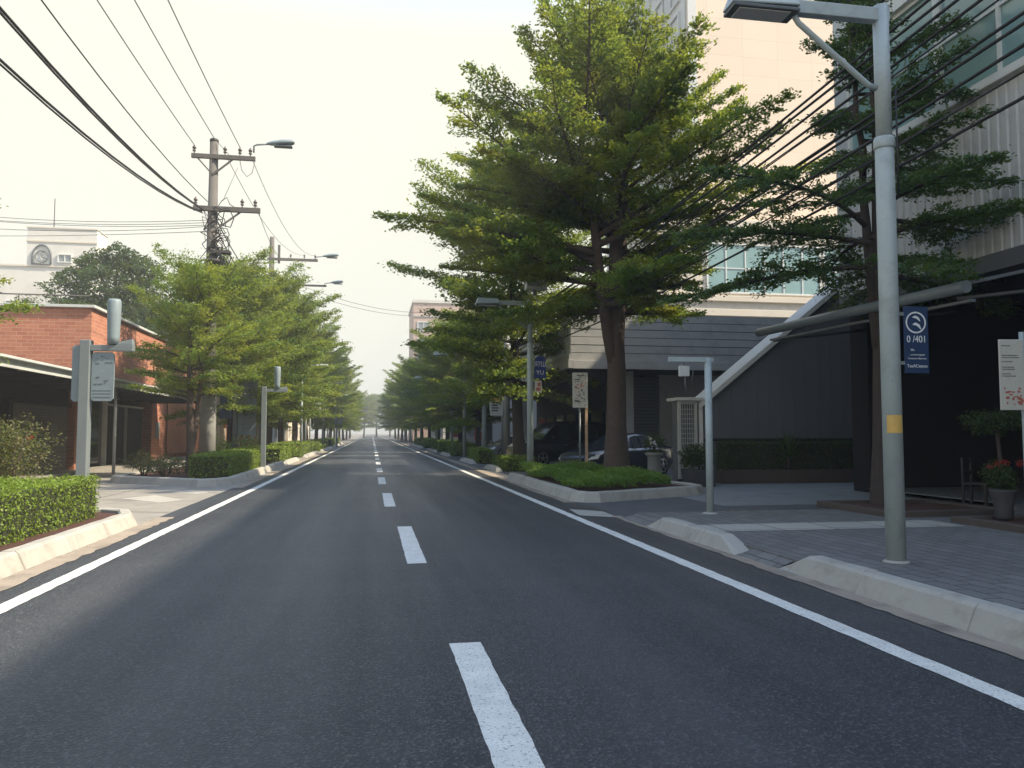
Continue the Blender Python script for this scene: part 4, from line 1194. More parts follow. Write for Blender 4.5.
for i, (x, y) in enumerate(((-4.9, 58), (-4.6, 78), (-4.6, 104))):
    lb = ['slim grey lamp post nearest among the far left trunks', 'slim grey lamp post in the middle of the far left trunks', 'slim grey lamp post farthest along the left trunks'][i]
    if far_l is None:
        far_l = empty('lamp_post', (x, y, 0), lb, 'lamp post', 'slim lamp posts of the left row')
        MB().tube([(0,0,0), (0,0,6.2)], [0.10, 0.07], 10).build('pole', pole_paint, far_l)
        MB().tube([(0,0,6.1), (0.5,0,6.35), (1.3,0,6.4)], 0.04, 8).build('arm', pole_paint, far_l)
        MB().box(1.2, -0.12, 6.33, 1.8, 0.12, 6.47).build('lamp_head', fascia_pale, far_l, 0.03)
    else: dup(far_l, (x, y, 0), label=lb)

# ------------------------------------------------------------------ utility poles and cables
def insulator(r, x, y, z):
    MB().lathe([(0.02, 0), (0.02, 0.08), (0.065, 0.09), (0.065, 0.14), (0.04, 0.15), (0.04, 0.19), (0.075, 0.20), (0.075, 0.26), (0.03, 0.30), (0.03, 0.34)], 10, c=(x, y, z)).build('insulator', ceramic, r)
PH = 13.2
up = empty('utility_pole', (-6.35, 33, 0.1), 'tall weathered utility pole with two crossarms and tangled cables beside the brick building', 'utility pole', 'utility poles of the left side')
MB().tube([(0,0,-0.1), (0,0,3.2), (0,0,PH)], [0.30, 0.25, 0.16], 16).build('pole', timber_pole, up)
MB().lathe([(0.32, 0), (0.30, 3.0), (0.29, 3.05)], 16).build('concrete_sleeve', conc_pole, up)
MB().lathe([(0.175, PH-0.05), (0.18, PH), (0.15, PH+0.06)], 14).build('cap', iron, up)
ca = MB().box(-0.82, -0.22, PH-0.80, 1.62, -0.10, PH-0.62).build('crossarm', timber_pole, up, 0.01)
MB().obox((-0.6, -0.16, PH-0.78), (0, -0.17, PH-1.45), 0.05, 0.05).obox((0.75, -0.16, PH-0.78), (0, -0.17, PH-1.45), 0.06, 0.06).build('brace', timber_pole, ca)
cb = MB().box(-0.70, -0.24, PH-2.92, 1.85, -0.10, PH-2.72).build('crossarm', timber_pole, up, 0.01)
MB().obox((1.1, -0.17, PH-2.9), (0.05, -0.18, PH-3.75), 0.06, 0.06).build('brace', timber_pole, cb)
for x in (-0.72, 0.45, 1.02, 1.42): insulator(up, x, -0.16, PH-0.62)
for x in (-0.62, 1.15, 1.65): insulator(up, x, -0.17, PH-2.72)
# coil and knot of cables round the pole
tang = MB()
rg = random.Random(9)
for k in range(26):
    z0 = PH-2.6-rg.uniform(0, 2.6)
    a0, rr = rg.uniform(0, 6.28), rg.uniform(0.2, 0.36)
    cx = rg.uniform(-0.05, 0.45)
    pts = [(cx+rr*math.cos(a0+i*0.8)*rg.uniform(0.7, 1.5), -0.1+rr*math.sin(a0+i*0.8)*0.8, z0+rr*1.1*math.sin(a0*2+i*0.9)+rg.uniform(-.12, .12)) for i in range(8)]
    tang.tube(pts, rg.uniform(0.012, 0.022), 5, caps=False)
tang.build('cable_coil', cable_mat, up)
MB().lathe([(0.36, PH-5.0), (0.37, PH-4.9), (0.37, PH-4.86), (0.3, PH-4.85)], 14, c=(0.1, -0.05, 0)).box(0.1, -0.3, PH-4.6, 0.75, 0.05, PH-4.5).build('clamp', iron, up)
cw = MB()
cw.tube([(1.02, -0.16, PH-0.8), (1.1, -0.16, PH-1.2), (1.3, -0.16, PH-1.45), (1.5, -0.16, PH-1.3), (1.6, -0.16, PH-0.8)], 0.014, 5)
cw.tube([(0.15, -0.16, PH-0.1), (0.6, -0.16, PH-0.6)], 0.012, 5).tube([(0.95, -0.16, PH-1.1), (0.4, -0.16, PH-2.5)], 0.010, 5)
cw.build('jumper_wire', thin_cable, up)

def pole_lamp(loc, label, sc=1, rz=0):
    r = empty('cobra_lamp', loc, label, 'street lamp', 'lamps on the utility poles', rz=rz, sc=sc)
    MB().tube([(0,0,-0.25), (0,0,0.02), (0.12,0,0.08), (0.6,0,0.14)], 0.035, 8).build('arm', galv, r)
    hd = MB()
    prof = [(0.5, 0.05, 0.05, 0.14), (0.7, 0.13, 0.12, 0.15), (1.1, 0.18, 0.15, 0.20), (1.5, 0.17, 0.13, 0.24), (1.58, 0.10, 0.08, 0.25)]
    v = []
    for x, w_, hh, zc in prof:
        for j in range(10):
            a = 2*math.pi*j/10
            v.append((x, w_*math.cos(a), zc + hh*math.sin(a)*(1 if math.sin(a) > 0 else 0.55)))
    k = len(prof)
    hd.add(v, [(i*10+j, i*10+(j+1) % 10, (i+1)*10+(j+1) % 10, (i+1)*10+j) for i in range(k-1) for j in range(10)], 0, True)
    hd.add(v[:10], [tuple(range(10))]); hd.add(v[-10:], [tuple(range(10))])
    h_ = hd.build('lamp_head', sign_back, r)
    MB().box(0.78, -0.13, 0.03, 1.5, 0.13, 0.10).build('lens', lamp_dark, h_, 0.02)
    return r
pole_lamp((-6.35+1.55, 32.85, PH-0.1), 'lamp head on a short arm at the top of the near utility pole')

up2 = empty('utility_pole', (-7.6, 62, 0), 'second utility pole rising out of the left tree crowns', 'utility pole', 'utility poles of the left side')
MB().tube([(0,0,0), (0,0,16.4)], [0.28, 0.17], 12).build('pole', timber_pole, up2)
MB().box(-0.3, -0.2, 14.6, 3.4, -0.08, 14.8).build('crossarm', timber_pole, up2)
MB().box(0.45, -0.15, 14.4, 0.62, 0, 15.8).build('bracket', timber_pole, up2)
for x in (1.4, 2.4, 3.2): insulator(up2, x, -0.14, 14.8)
pole_lamp((-7.6+3.2, 61.9, 14.9), 'lamp head on the second utility pole above the left trees', 1.1)
up3 = empty('utility_pole', (-7.9, 86, 0), 'third utility pole hidden in the far left trees', 'utility pole', 'utility poles of the left side')
MB().tube([(0,0,0), (0,0,18)], [0.28, 0.18], 10).build('pole', timber_pole, up3)
MB().box(-0.6, -0.2, 17, 3.0, -0.08, 17.2).build('crossarm', timber_pole, up3)
pole_lamp((-7.9+2.8, 85.9, 17.3), 'lamp head on the third utility pole, lowest against the sky', 1.2)

def cable(p, q, sag, rad, label, group, m=cable_mat, n=22):
    a, b_ = Vector(p), Vector(q)
    pts = []
    for i in range(n+1):
        t = i/n
        c = a.lerp(b_, t); c.z -= sag*4*t*(1-t)
        pts.append(c)
    o = MB().tube(pts, rad, 5, caps=False).build('overhead_cable', m)
    return tag(o, label, 'cable', group)
LW = 'thin wires from the pole crossarms along the left side'
for i, (x, z, lb) in enumerate(((-0.72, PH+0.82-1.1, 'thin wire from the outer left insulator of the top crossarm'), (0.02, PH+0.05, 'thin wire from the very top of the near utility pole'), (1.02, PH-0.28, 'thin wire from the right insulator of the top crossarm'))):
    cable((-6.35+x, 32.84, z+0.1), (-6.1+x*1.1, -16, z+1.2), 0.9, 0.016, lb, LW, thin_cable)
LB = 'heavy cables swooping up left from the near utility pole'
for i, (dx, dz, ex, ez, sg_, rd_) in enumerate(((-0.16, 10.75, -5.9, 13.1, 1.9, 0.016), (-0.35, 10.45, -6.2, 12.6, 2.35, 0.030), (-0.30, 10.40, -6.05, 12.45, 2.45, 0.024), (-0.38, 10.33, -6.5, 11.3, 2.6, 0.030), (-0.33, 10.28, -6.4, 11.2, 2.68, 0.022))):
    cable((-6.35+dx, 32.8, dz), (ex, -16, ez), sg_, rd_, ['uppermost thin cable of the heavy bundle at the upper left', 'thick upper cable of the paired heavy cables at upper left', 'thinner upper cable of the paired heavy cables at upper left', 'thick lower heavy cable reaching the left frame edge', 'thin cable running just under the lower heavy cable'][i], LB)
LS = 'thin service wires running off to the left buildings'
for i, (z0, ex, ey, ez, sg_) in enumerate(((10.05, -34, 40, 14.6, 1.3), (9.95, -34, 40, 14.1, 1.2), (9.85, -30, 36, 12.6, 1.0), (9.8, -30, 36, 12.1, 1.1), (9.6, -36, 46, 12.3, 0.5))):
    cable((-6.45, 32.95, z0), (ex, ey, ez), sg_, 0.011, ['highest service wire off the pole towards the left frame edge', 'service wire second from the top over the pale tower', 'service wire third from the top over the pale tower', 'service wire fourth from the top over the pale tower', 'lowest nearly level service wire over the dark trees'][i], LS, thin_cable)
LF = 'wires from the near to the second utility pole'
for i, (x, z, x2, z2) in enumerate(((1.42, 12.75, 3.2, 15.1), (0.45, 12.75, 2.4, 15.1), (1.65, 10.8, 1.4, 15.1), (0.1, 10.2, 0.0, 13.4), (0.2, 9.6, 0.1, 12.8), (0.15, 9.0, 0.0, 12.0), (0.1, 8.6, 0.0, 11.2))):
    cable((-6.35+x, 33.1, z), (-7.6+x2, 61.9, z2), 1.1, 0.013 if i < 3 else 0.024, ['farthest right wire between the first two utility poles', 'second wire from the right between the first two utility poles', 'thin wire off the lower crossarm end to the second pole', 'uppermost dark cable dropping behind the tree crowns from the pole', 'second dark cable dropping behind the tree crowns', 'third dark cable dropping behind the tree crowns', 'lowest dark cable dropping behind the tree crowns'][i], LF, thin_cable if i < 3 else cable_mat)
for i, z in enumerate((13.6, 13.2)):
    cable((-7.6, 62, z), (9.5, 100, z+3.5), 1.3, 0.018, ['upper faint wire crossing the road sky', 'lower faint wire crossing the road sky'][i], 'faint wires crossing the road', thin_cable)
RP = empty('utility_pole', (7.55, 45, 0), 'dark concrete pole hidden behind the second right tree', 'utility pole')
MB().tube([(0,0,0), (0,0,9)], [0.2, 0.14], 12).build('pole', conc_pole, RP)
MB().box(-0.9, -0.15, 7.6, 0.9, -0.04, 7.75).build('crossarm', iron, RP)
ords = ['uppermost', 'second', 'third', 'fourth', 'fifth', 'sixth', 'seventh', 'eighth', 'ninth', 'tenth', 'eleventh', 'twelfth', 'thirteenth', 'lowest']
for i in range(14):
    t = i/13
    rg2 = random.Random(40+i)
    z = 8.15 - 2.15*t + rg2.uniform(-0.10, 0.10)
    cable((7.55+rg2.uniform(-0.35, 0.35), 44.9, 7.75-1.7*t), (8.55+rg2.uniform(-0.3, 0.3), -8, z+1.0), 0.75+rg2.uniform(-0.2, 0.25), rg2.choice((0.014, 0.018, 0.026)),
          '%s black cable of the bundle sloping across the right tree' % ords[i], 'black cables slanting across the right side')

# ------------------------------------------------------------------ parked cars
def lathe_wheel(r, x, y, z, rad, side):
    w = MB().lathe([(rad*0.72, -0.1), (rad*0.95, -0.10), (rad, -0.07), (rad, 0.07), (rad*0.95, 0.10), (rad*0.72, 0.10)], 28, 'Y').build('wheel', rubber, r, loc=(x, y, z))
    rm = MB().lathe([(rad*0.73, side*0.075), (rad*0.73, side*0.112), (rad*0.66, side*0.116), (rad*0.63, side*0.06), (0.02, side*0.055)], 24, 'Y')
    for k in range(5):
        a = 2*math.pi*k/5+0.3
        c, s_ = math.cos(a), math.sin(a)
        rm.obox((0.03*c, side*0.10, 0.03*s_), (rad*0.68*c, side*0.108, rad*0.68*s_), 0.055, 0.03)
    rm.lathe([(0.07, side*0.06), (0.07, side*0.12), (0.03, side*0.125)], 12, 'Y')
    rm.build('rim', rim_mat, w)
    return w

def car(loc, rz, label, kind, paint, name='parked_car'):
    """nose towards -x. stations along the length give a lofted body and cabin"""
    r = empty(name, loc, label, 'car', 'parked cars', rz)
    if kind == 'van':   # x, half width, sill z, belt z
        body = [(-2.36, .55, .42, .62), (-2.30, .72, .30, .84), (-2.10, .84, .24, 1.00), (-1.70, .90, .22, 1.10), (-1.20, .92, .22, 1.16), (0, .925, .22, 1.18), (1.5, .925, .22, 1.20), (2.2, .90, .24, 1.20), (2.38, .84, .34, 1.10), (2.42, .78, .42, .9)]
        cab = [(-1.42, 1.13, .84, .84), (-0.55, 1.86, .84, .70), (0.2, 1.95, .86, .72), (1.6, 1.94, .86, .72), (2.15, 1.86, .85, .70), (2.33, 1.20, .83, .83)]
        wx, wr = (-1.42, 1.45), 0.345
    else:
        body = [(-2.32, .50, .36, .52), (-2.26, .70, .24, .68), (-2.05, .82, .20, .78), (-1.6, .88, .19, .86), (-0.9, .905, .19, .93), (0, .91, .19, .95), (1.2, .91, .19, .98), (1.9, .88, .21, 1.00), (2.25, .80, .30, .95), (2.34, .66, .40, .80)]
        cab = [(-1.0, .92, .82, .82), (-0.1, 1.38, .80, .60), (0.35, 1.45, .80, .58), (0.9, 1.43, .80, .58), (1.35, 1.32, .79, .60), (2.0, 1.01, .76, .72)]
        wx, wr = (-1.38, 1.42), 0.325
    mb = MB(); v = []
    sec = 12
    for x, w_, z0, z1 in body:
        pts = [(-w_*.86, z0), (-w_*.97, z0+.10), (-w_, z0+(z1-z0)*.45), (-w_*.985, z0+(z1-z0)*.75), (-w_*.93, z1-.015), (-w_*.5, z1+.03), (w_*.5, z1+.03), (w_*.93, z1-.015), (w_*.985, z0+(z1-z0)*.75), (w_, z0+(z1-z0)*.45), (w_*.97, z0+.10), (w_*.86, z0)]
        v += [(x, y, z) for y, z in pts]
    k = len(body)
    mb.add(v, [(i*sec+j, (i+1)*sec+j, (i+1)*sec+(j+1) % sec, i*sec+(j+1) % sec) for i in range(k-1) for j in range(sec)], 0, True)
    mb.add(v[:sec], [tuple(range(sec))], 0); mb.add(v[-sec:], [tuple(reversed(range(sec)))], 0)
    bd = mb.build('body', paint, r)
    # cabin shell with roof and pillars
    mb = MB(); v = []
    for x, zt, wb, wt in cab:
        zb = np.interp(x, [b_[0] for b_ in body], [b_[3] for b_ in body]) - 0.03
        v += [(x, -wb, zb), (x, -wt, zt-.05), (x, -wt*.85, zt), (x, wt*.85, zt), (x, wt, zt-.05), (x, wb, zb)]
    k = len(cab)
    mb.add(v, [(i*6+j, (i+1)*6+j, (i+1)*6+j+1, i*6+j+1) for i in range(k-1) for j in range(5)], 0, True)
    mb.build('roof', paint, r)
    def P_(i, j): return Vector(v[i*6+j])
    def pane(nm, a, b_, c, d, off, ins=0.10):
        a, b_, c, d = map(Vector, (a, b_, c, d))
        m_ = (a+b_+c+d)/4
        nr = (b_-a).cross(d-a).normalized()
        if nr.dot(m_-Vector((0.3, 0, 0.9))) < 0: nr = -nr
        q = [p + (m_-p)*ins + nr*off for p in (a, b_, c, d)]
        MB().add(q, [(0,1,2,3)]).build(nm, car_glass, r)
    pane('windshield', P_(0,0), P_(1,1), P_(1,4), P_(0,5), 0.028, 0.07)
    pane('rear_window', P_(k-2,1), P_(k-1,0), P_(k-1,5), P_(k-2,4), 0.03, 0.10)
    for a, b_ in ((1, 4),) if kind == 'x' else ((1, 2), (2, 3), (3, 4)):
        for (lo, hi) in ((0, 1), (5, 4)):
            pane('side_window', P_(a, lo), P_(b_, lo), P_(b_, hi), P_(a, hi), 0.022, 0.11)
    for sy in (-1, 1):
        xw = body[3][0]
        hl = MB()
        zf = body[2][3]
        hl.add([(-2.27, sy*.66, zf-.20), (-2.20, sy*.42, zf-.22), (-2.18, sy*.40, zf-.06), (-2.04, sy*.72, zf-.03), (-1.86, sy*.845, zf-.03), (-1.98, sy*.845, zf-.16)], [(0,1,2,3), (0,3,4,5)])
        for vtx in range(len(hl.v)): hl.v[vtx] = (hl.v[vtx][0]-0.035, hl.v[vtx][1]*1.025, hl.v[vtx][2])
        hl.build('headlight', lamp_glass, r)
        mi_ = MB().box(-0.98, sy*.93-.09, np.interp(-.9, [b_[0] for b_ in body], [b_[3] for b_ in body])+.02, -0.84, sy*.93+.09, np.interp(-.9, [b_[0] for b_ in body], [b_[3] for b_ in body])+.16)
        mi_.build('mirror', paint, r, 0.03)
        for wxx in wx:
            MB().lathe([(wr+.055, sy*.880), (wr+.055, sy*(.935 if kind == 'van' else .918)), (wr-.02, sy*(.936 if kind == 'van' else .919))], 28, 'Y', (wxx, 0, wr)).build('wheel_arch', rubber, r)
            lathe_wheel(r, wxx, sy*(.86 if kind == 'van' else .845), wr, wr, sy)
        MB().box(-0.25, sy*(.945 if kind == 'van' else .93)-.012, .90, -0.10, sy*(.945 if kind == 'van' else .93)+.012, .93).box(0.85, sy*(.945 if kind == 'van' else .93)-.012, .91, 1.0, sy*(.945 if kind == 'van' else .93)+.012, .94).build('door_handle', chrome, r)
    gz = body[1][3]
    gr = MB()
    gr.box(-2.40, -.50, gz-.34, -2.30, .50, gz-.04).build('grille', rubber, r, 0.02)
    bars = MB()
    for z in np.arange(gz-.31, gz-.05, .055): bars.box(-2.425, -.48, z, -2.395, .48, z+.02)
    bars.box(-2.43, -.56, gz-.36, -2.37, .56, gz-.335).build('grille_bar', chrome, r)
    MB().box(-2.41, -.70, .27, -2.28, .70, .36).box(-2.39, -.74, .20, -2.1, .74, .26).build('bumper', rubber if kind == 'van' else paint, r, 0.02)
    MB().box(-2.435, -.22, .36, -2.40, .22, .47).build('number_plate', sign_pale, r)
    return r
van_ = car((9.15, 39.0, 0), R(20), 'black van with a tall roof parked nose to the road under the sign band', 'van', car_black, 'parked_van'); van_.scale = (1.1, 1.1, 1.12)
sal_ = car((9.25, 29.6, 0), R(33), 'dark blue saloon parked behind the big tree trunk', 'sedan', car_navy); sal_.scale = (1.08, 1.08, 1.1)
car((8.75, 50.2, 0), R(28), 'silver saloon parked beyond the black van', 'sedan', car_silver)

# ------------------------------------------------------------------ trees
G1 = grow(11, 15.9, 6.2, 5.2, 0.335, 112, 0.120, 92, elev=(0, 66), droop=0.06, stems=((0, 0), (0.7, 0.4), (-1.5, -0.5)), fork=4.2, spacing=0.25, twigs=True, subk=0.40,
          prof=lambda t: 0.62+0.42*math.sin(math.pi*min(1, t*1.6+0.12)) if t < 0.3 else 1.0*(1-(t-0.3)/0.7)**0.85*0.94+0.10, jit=0.095,
          azf=lambda a, t: 0.72 if t < 0.22 and math.cos(a) > 0.1 else 1.0)
tree_thing((7.55, 24.2, 0.15), G1, bark, leaf_sun, 'tallest street tree with a wide layered crown in the kerbed bed', rz=R(0))
G2 = grow(23, 12.6, 4.4, 4.7, 0.175, 52, 0.084, 150, elev=(-4, 48), droop=0.26, stems=((0.15, 0.1), (-0.2, 0.4)), fork=4.0, spacing=0.22, twigs=True, subk=0.42,
          prof=lambda t: 1.0 if t < 0.22 else 0.72-0.18*t, jit=0.075, azf=lambda a, t: 0.9 if t < 0.15 else (0.40 if math.cos(a) < 0.0 else (0.62 if math.sin(a) < -0.3 else 1.0)))
tree_thing((10.18, 14.75, 0.12), G2, bark_d, leaf_deep, 'dark layered tree in the square pit beside the awning', rz=R(-8))

C1 = grow(31, 7.9, 2.35, 2.7, 0.16, 56, 0.090, 96, elev=(2, 66), droop=0.15, stems=((0.2, 0.1), (-0.5, 0.2)), fork=1.0, spacing=0.25, subk=0.46, jit=0.11,
          prof=lambda t: 0.75+0.33*math.sin(math.pi*(t*0.8+0.1)) if t < 0.6 else 1.0*(1-(t-0.6)/0.4)**0.75+0.15)
C2 = grow(37, 12.5, 4.9, 2.8, 0.24, 72, 0.15, 62, elev=(0, 66), droop=0.12, stems=((0.3, 0.1), (-0.6, 0.3)), fork=2.6, spacing=0.31, subk=0.46, jit=0.14,
          prof=lambda t: 0.72+0.36*math.sin(math.pi*(t*0.85+0.1)) if t < 0.6 else 1.02*(1-(t-0.6)/0.4)**0.8+0.16)
C3 = grow(43, 13.5, 5.2, 3.0, 0.26, 72, 0.165, 56, elev=(-3, 60), droop=0.15, stems=((0.6, -0.1),), spacing=0.34, subk=0.46, jit=0.16,
          prof=lambda t: 0.70+0.38*math.sin(math.pi*(t*0.85+0.1)) if t < 0.6 else 1.02*(1-(t-0.6)/0.4)**0.8+0.16)
LG, RG_ = 'street trees of the left row', 'street trees of the right row'
t1 = tree_thing((-6.55, 31.2, 0.15), C1, bark, leaf_sun, 'small twin stemmed street tree beside the brick building', group=LG, rz=R(200))
t2 = tree_thing((-6.9, 41.5, 0.1), C2, bark_d, leaf_sun, 'dark trunked street tree just beyond the round panel post', group=LG, rz=R(70))
t2.scale = (0.80, 0.80, 0.80)
lt = [(-6.6, 50.5, .98), (-6.5, 60, .92), (-6.4, 70, 1.0), (-6.3, 81, 1.0), (-6.2, 93, .98), (-6.2, 106, 1.02), (-6.1, 120, 1.0), (-6.1, 136, 1.0), (-6.0, 154, 1.0), (-6.0, 174, 1.02), (-6.0, 196, 1.0), (-6.0, 222, 1.0)]
nums = ['third', 'fourth', 'fifth', 'sixth', 'seventh', 'eighth', 'ninth', 'tenth', 'eleventh', 'twelfth', 'thirteenth', 'fourteenth', 'fifteenth']
t3 = tree_thing((6.45, 34.8, 0.1), C3, bark_d, leaf_mid, 'leaning street tree second in the right row, behind the second lamp', group=RG_, rz=R(150))
t3.scale = (0.98, 0.98, 1.04)
for i, (x, y, s_) in enumerate(lt):
    dup(t2 if i % 3 else t3, (x, y, 0), R(61*i+20), (s_*0.92, s_*0.92, s_*(0.93 if i % 3 else 0.86)), '%s street tree from the brick building in the left row' % nums[i], LG)
rt = [(6.7, 50.5, .74), (6.7, 60.5, .76), (6.6, 71, .78), (6.6, 82, .80), (6.6, 94, .82), (6.6, 107, .86), (6.5, 121, .9), (6.5, 137, .95), (6.4, 155, .95), (6.4, 175, 1.0), (6.4, 197, 1.0), (6.4, 224, 1.0)]
for i, (x, y, s_) in enumerate(rt):
    dup(t3 if i % 2 else t2, (x, y, 0), R(77*i+110), s_, '%s street tree from the camera in the right row' % nums[i], RG_)
for i, (x, y, s_, rz) in enumerate(((-9.75, 17.2, 0.95, 200),)):
    dup(t1, (x, y, 0), R(rz), (s_, s_, s_*0.9), 'street tree whose branch tips reach in at the left frame edge', 'street trees of the left row')

# dark evergreens behind the brick building
rng_ = np.random.default_rng(77)
def evergreen(seed, Hh, Rr):
    rg = np.random.default_rng(seed)
    tm = MB().tube([(0,0,-0.1), (0.1,0,Hh*.4), (0,0,Hh*.85)], [0.35, 0.25, 0.06], 10)
    arr = []
    for i in range(46):
        a, u = i*2.39996, (i+.5)/46
        z = Hh*(0.22+0.72*u)
        ro = Rr*(math.sin(math.pi*(0.12+0.80*u))**0.7)*rg.uniform(0.6, 0.95)
        c = (ro*math.cos(a), ro*math.sin(a), z)
        tm.tube([(0, 0, z*0.8), (c[0]*.5, c[1]*.5, z*.92), c], [0.08, 0.05, 0.02], 5)
        s_ = rg.uniform(0.9, 1.5)
        arr.append(clump_quads(rg, c, (1.25*s_, 1.25*s_, 0.85*s_), 1000, 0.24, 0.8))
    return tm, np.concatenate(arr)
E1 = evergreen(3, 15.5, 4.6)
ev = tree_thing((-18.6, 62, 0), E1, bark_d, leaf_ever, 'dense dark evergreen tree rising right behind the brick roof', group='dark trees behind the brick building', name='evergreen_tree')
for i, (x, y, s_, lb) in enumerate(((-21.5, 72, .88, 'dark evergreen tree at the left of the group behind the brick roof'), (-12.6, 76, .92, 'dark evergreen tree at the right of the group, partly behind a street tree'), (-27, 84, .72, 'low dark evergreen farthest left behind the brick roof'))):
    dup(ev, (x, y, 0), R(90*i+30), s_, lb)
# trees closing the far end of the road
far = [(-14, 262, 1.2), (-3, 300, 1.15), (7, 320, 1.25), (16, 268, 1.2), (-9, 340, 1.5), (2, 360, 1.4), (14, 350, 1.5)]
fl = ['distant tree left of the road end', 'distant tree closing the road, left of centre', 'distant tree closing the road, right of centre', 'distant tree right of the road end', 'tall hazy tree behind the road end on the left', 'tall hazy tree behind the middle of the road end', 'tall hazy tree behind the road end on the right']
for i, (x, y, s_) in enumerate(far):
    dup(t3 if i % 2 else t2, (x, y, 0), R(50*i), s_, fl[i], 'distant trees at the end of the road')

# ------------------------------------------------------------------ hedges, shrubs, plants
box_hedge(-6.4, 4.0, -4.62, 15.0, 0.15, 0.86, 0.042, 42000, 1, 'long clipped hedge in the nearest left bed')
box_hedge(-5.75, 26.9, -4.45, 34.5, 0.17, 0.92, 0.055, 26000, 2, 'clipped hedge round the first left street tree', rough=0.06)
shrub((-6.55, 27.4, 0.17), 0.75, 0.75, 1500, 0.07, leaf_olive, 'loose reddish green shrub at the end of the second left hedge', 21, group='loose shrubs on the left')
shrub((-7.5, 28.6, 0.17), 0.6, 0.9, 1100, 0.07, leaf_olive, 'loose tall shrub at the foot of the twin stemmed tree', 22, group='loose shrubs on the left')
for i, (x, y, s_) in enumerate(((-6.7, 36.5, 1.0), (-5.6, 38.0, 0.95))):
    shrub((x, y, 0.1), s_*0.8, s_*1.5, 1100, 0.10, leaf_mid, ['rounded shrub left of the round panel post', 'rounded shrub right of the round panel post'][i], 30+i, group='rounded shrubs behind the second left hedge')
shrub((-7.75, 18.6, 0.1), 0.95, 1.95, 5200, 0.065, leaf_olive, 'straggly shrub with red flowers by the brick pillar', 41, flowers=5, name='flowering_shrub')
# left beds further on
def far_bed(x0, x1, y0, y1, side, lb, n, seed, h=0.85):
    kerb([(x0 if side > 0 else x1, y0), (x0 if side > 0 else x1, y1)], 'kerb of the bed: ' + lb, out=-1 if side > 0 else 1, taper0=0.8, taper1=0.8)
    return box_hedge(min(x0, x1)+0.45, y0+0.5, max(x0, x1)-0.45, y1-0.5, 0.02, h, 0.10, n, seed, lb, rough=0.09)
far_bed(-7.2, -4.15, 42.2, 49.0, -1, 'third clipped hedge of the left side', 7000, 3)
far_bed(-7.0, -4.1, 53.5, 66, -1, 'fourth clipped hedge of the left side', 6000, 4, 0.95)
far_bed(-7.0, -4.1, 71, 88, -1, 'fifth clipped hedge of the left side', 6000, 5, 0.9)
far_bed(-7.0, -4.1, 94, 120, -1, 'last clipped hedge of the left side', 6000, 6, 0.9)
for i, (x, y, s_) in enumerate(((-5.0, 51.0, .85), (-4.9, 68.5, .9))):
    shrub((x, y, 0), s_, s_*1.2, 900, 0.13, leaf_hedge, ['round bright shrub between two left hedges', 'round bright shrub farther along the left side'][i], 50+i, group='round bright shrubs of the left side')
# ground cover under the big tree
rngc = np.random.default_rng(8)
def cover(x0, y0, x1, y1, z0, h, n, leaf, label, seed, poly=None):
    rg = np.random.default_rng(seed)
    x, y = rg.uniform(x0, x1, n*2), rg.uniform(y0, y1, n*2)
    if poly is not None:
        ok = np.ones(len(x), bool)
        m = len(poly)
        for i in range(m):
            (ax, ay), (bx_, by_) = poly[i], poly[(i+1) % m]
            ok &= ((bx_-ax)*(y-ay) - (by_-ay)*(x-ax)) > 0
        x, y = x[ok], y[ok]
    x, y = x[:n], y[:n]
    mound = h*(0.62+0.28*np.sin(x*1.9+seed)*np.cos(y*1.4)+0.10*np.sin(x*5.3+y*4.1))
    z = z0 + mound*rg.uniform(0.12, 1, len(x))**0.45
    C = np.stack([x, y, z], 1)
    d = rg.normal(0, 1, (len(x), 3)); d[:, 2] = np.abs(d[:, 2])*0.8+0.2
    return C, d, rg
poly = [(4.92, 18.6), (5.3, 18.35), (7.6, 19.7), (7.9, 20.5), (7.0, 27.0), (4.95, 27.0)]
C, d, rg = cover(4.8, 18.2, 8.3, 27, 0.16, 0.60, 36000, 0.055, '', 5, poly)
o = quad_object('ground_cover', leaf_quads(rg, C, d, 0.062, tilt=0.8), leaf_cover)
tag(o, 'green ground cover filling the kerbed bed of the big tree', 'ground cover', kind='stuff')
# right beds further on
far_bed(5.0, 7.2, 32.5, 36.6, 1, 'low clipped hedge just beyond the second street lamp', 7000, 11, 0.60)
far_bed(5.0, 6.7, 41.0, 46.8, 1, 'low clipped hedge before the silver car', 7000, 12, 0.75)
far_bed(5.0, 7.6, 54.5, 60.5, 1, 'third low hedge of the right side', 4500, 13, 0.9)
far_bed(5.0, 7.6, 66, 76, 1, 'fourth low hedge of the right side', 4500, 14, 1.0)
far_bed(5.0, 7.6, 84, 108, 1, 'last low hedge of the right side', 4500, 15, 1.0)
for i, (x, y, s_) in enumerate(((5.9, 52.2, .9), (5.8, 63.2, .95), (5.7, 80.2, 1.0))):
    shrub((x, y, 0), s_, s_*1.2, 900, 0.13, leaf_hedge if i else leaf_mid, ['round shrub before the third right lamp', 'round shrub between the third and fourth right hedges', 'round shrub farthest along the right side'][i], 60+i, group='round shrubs of the right side')

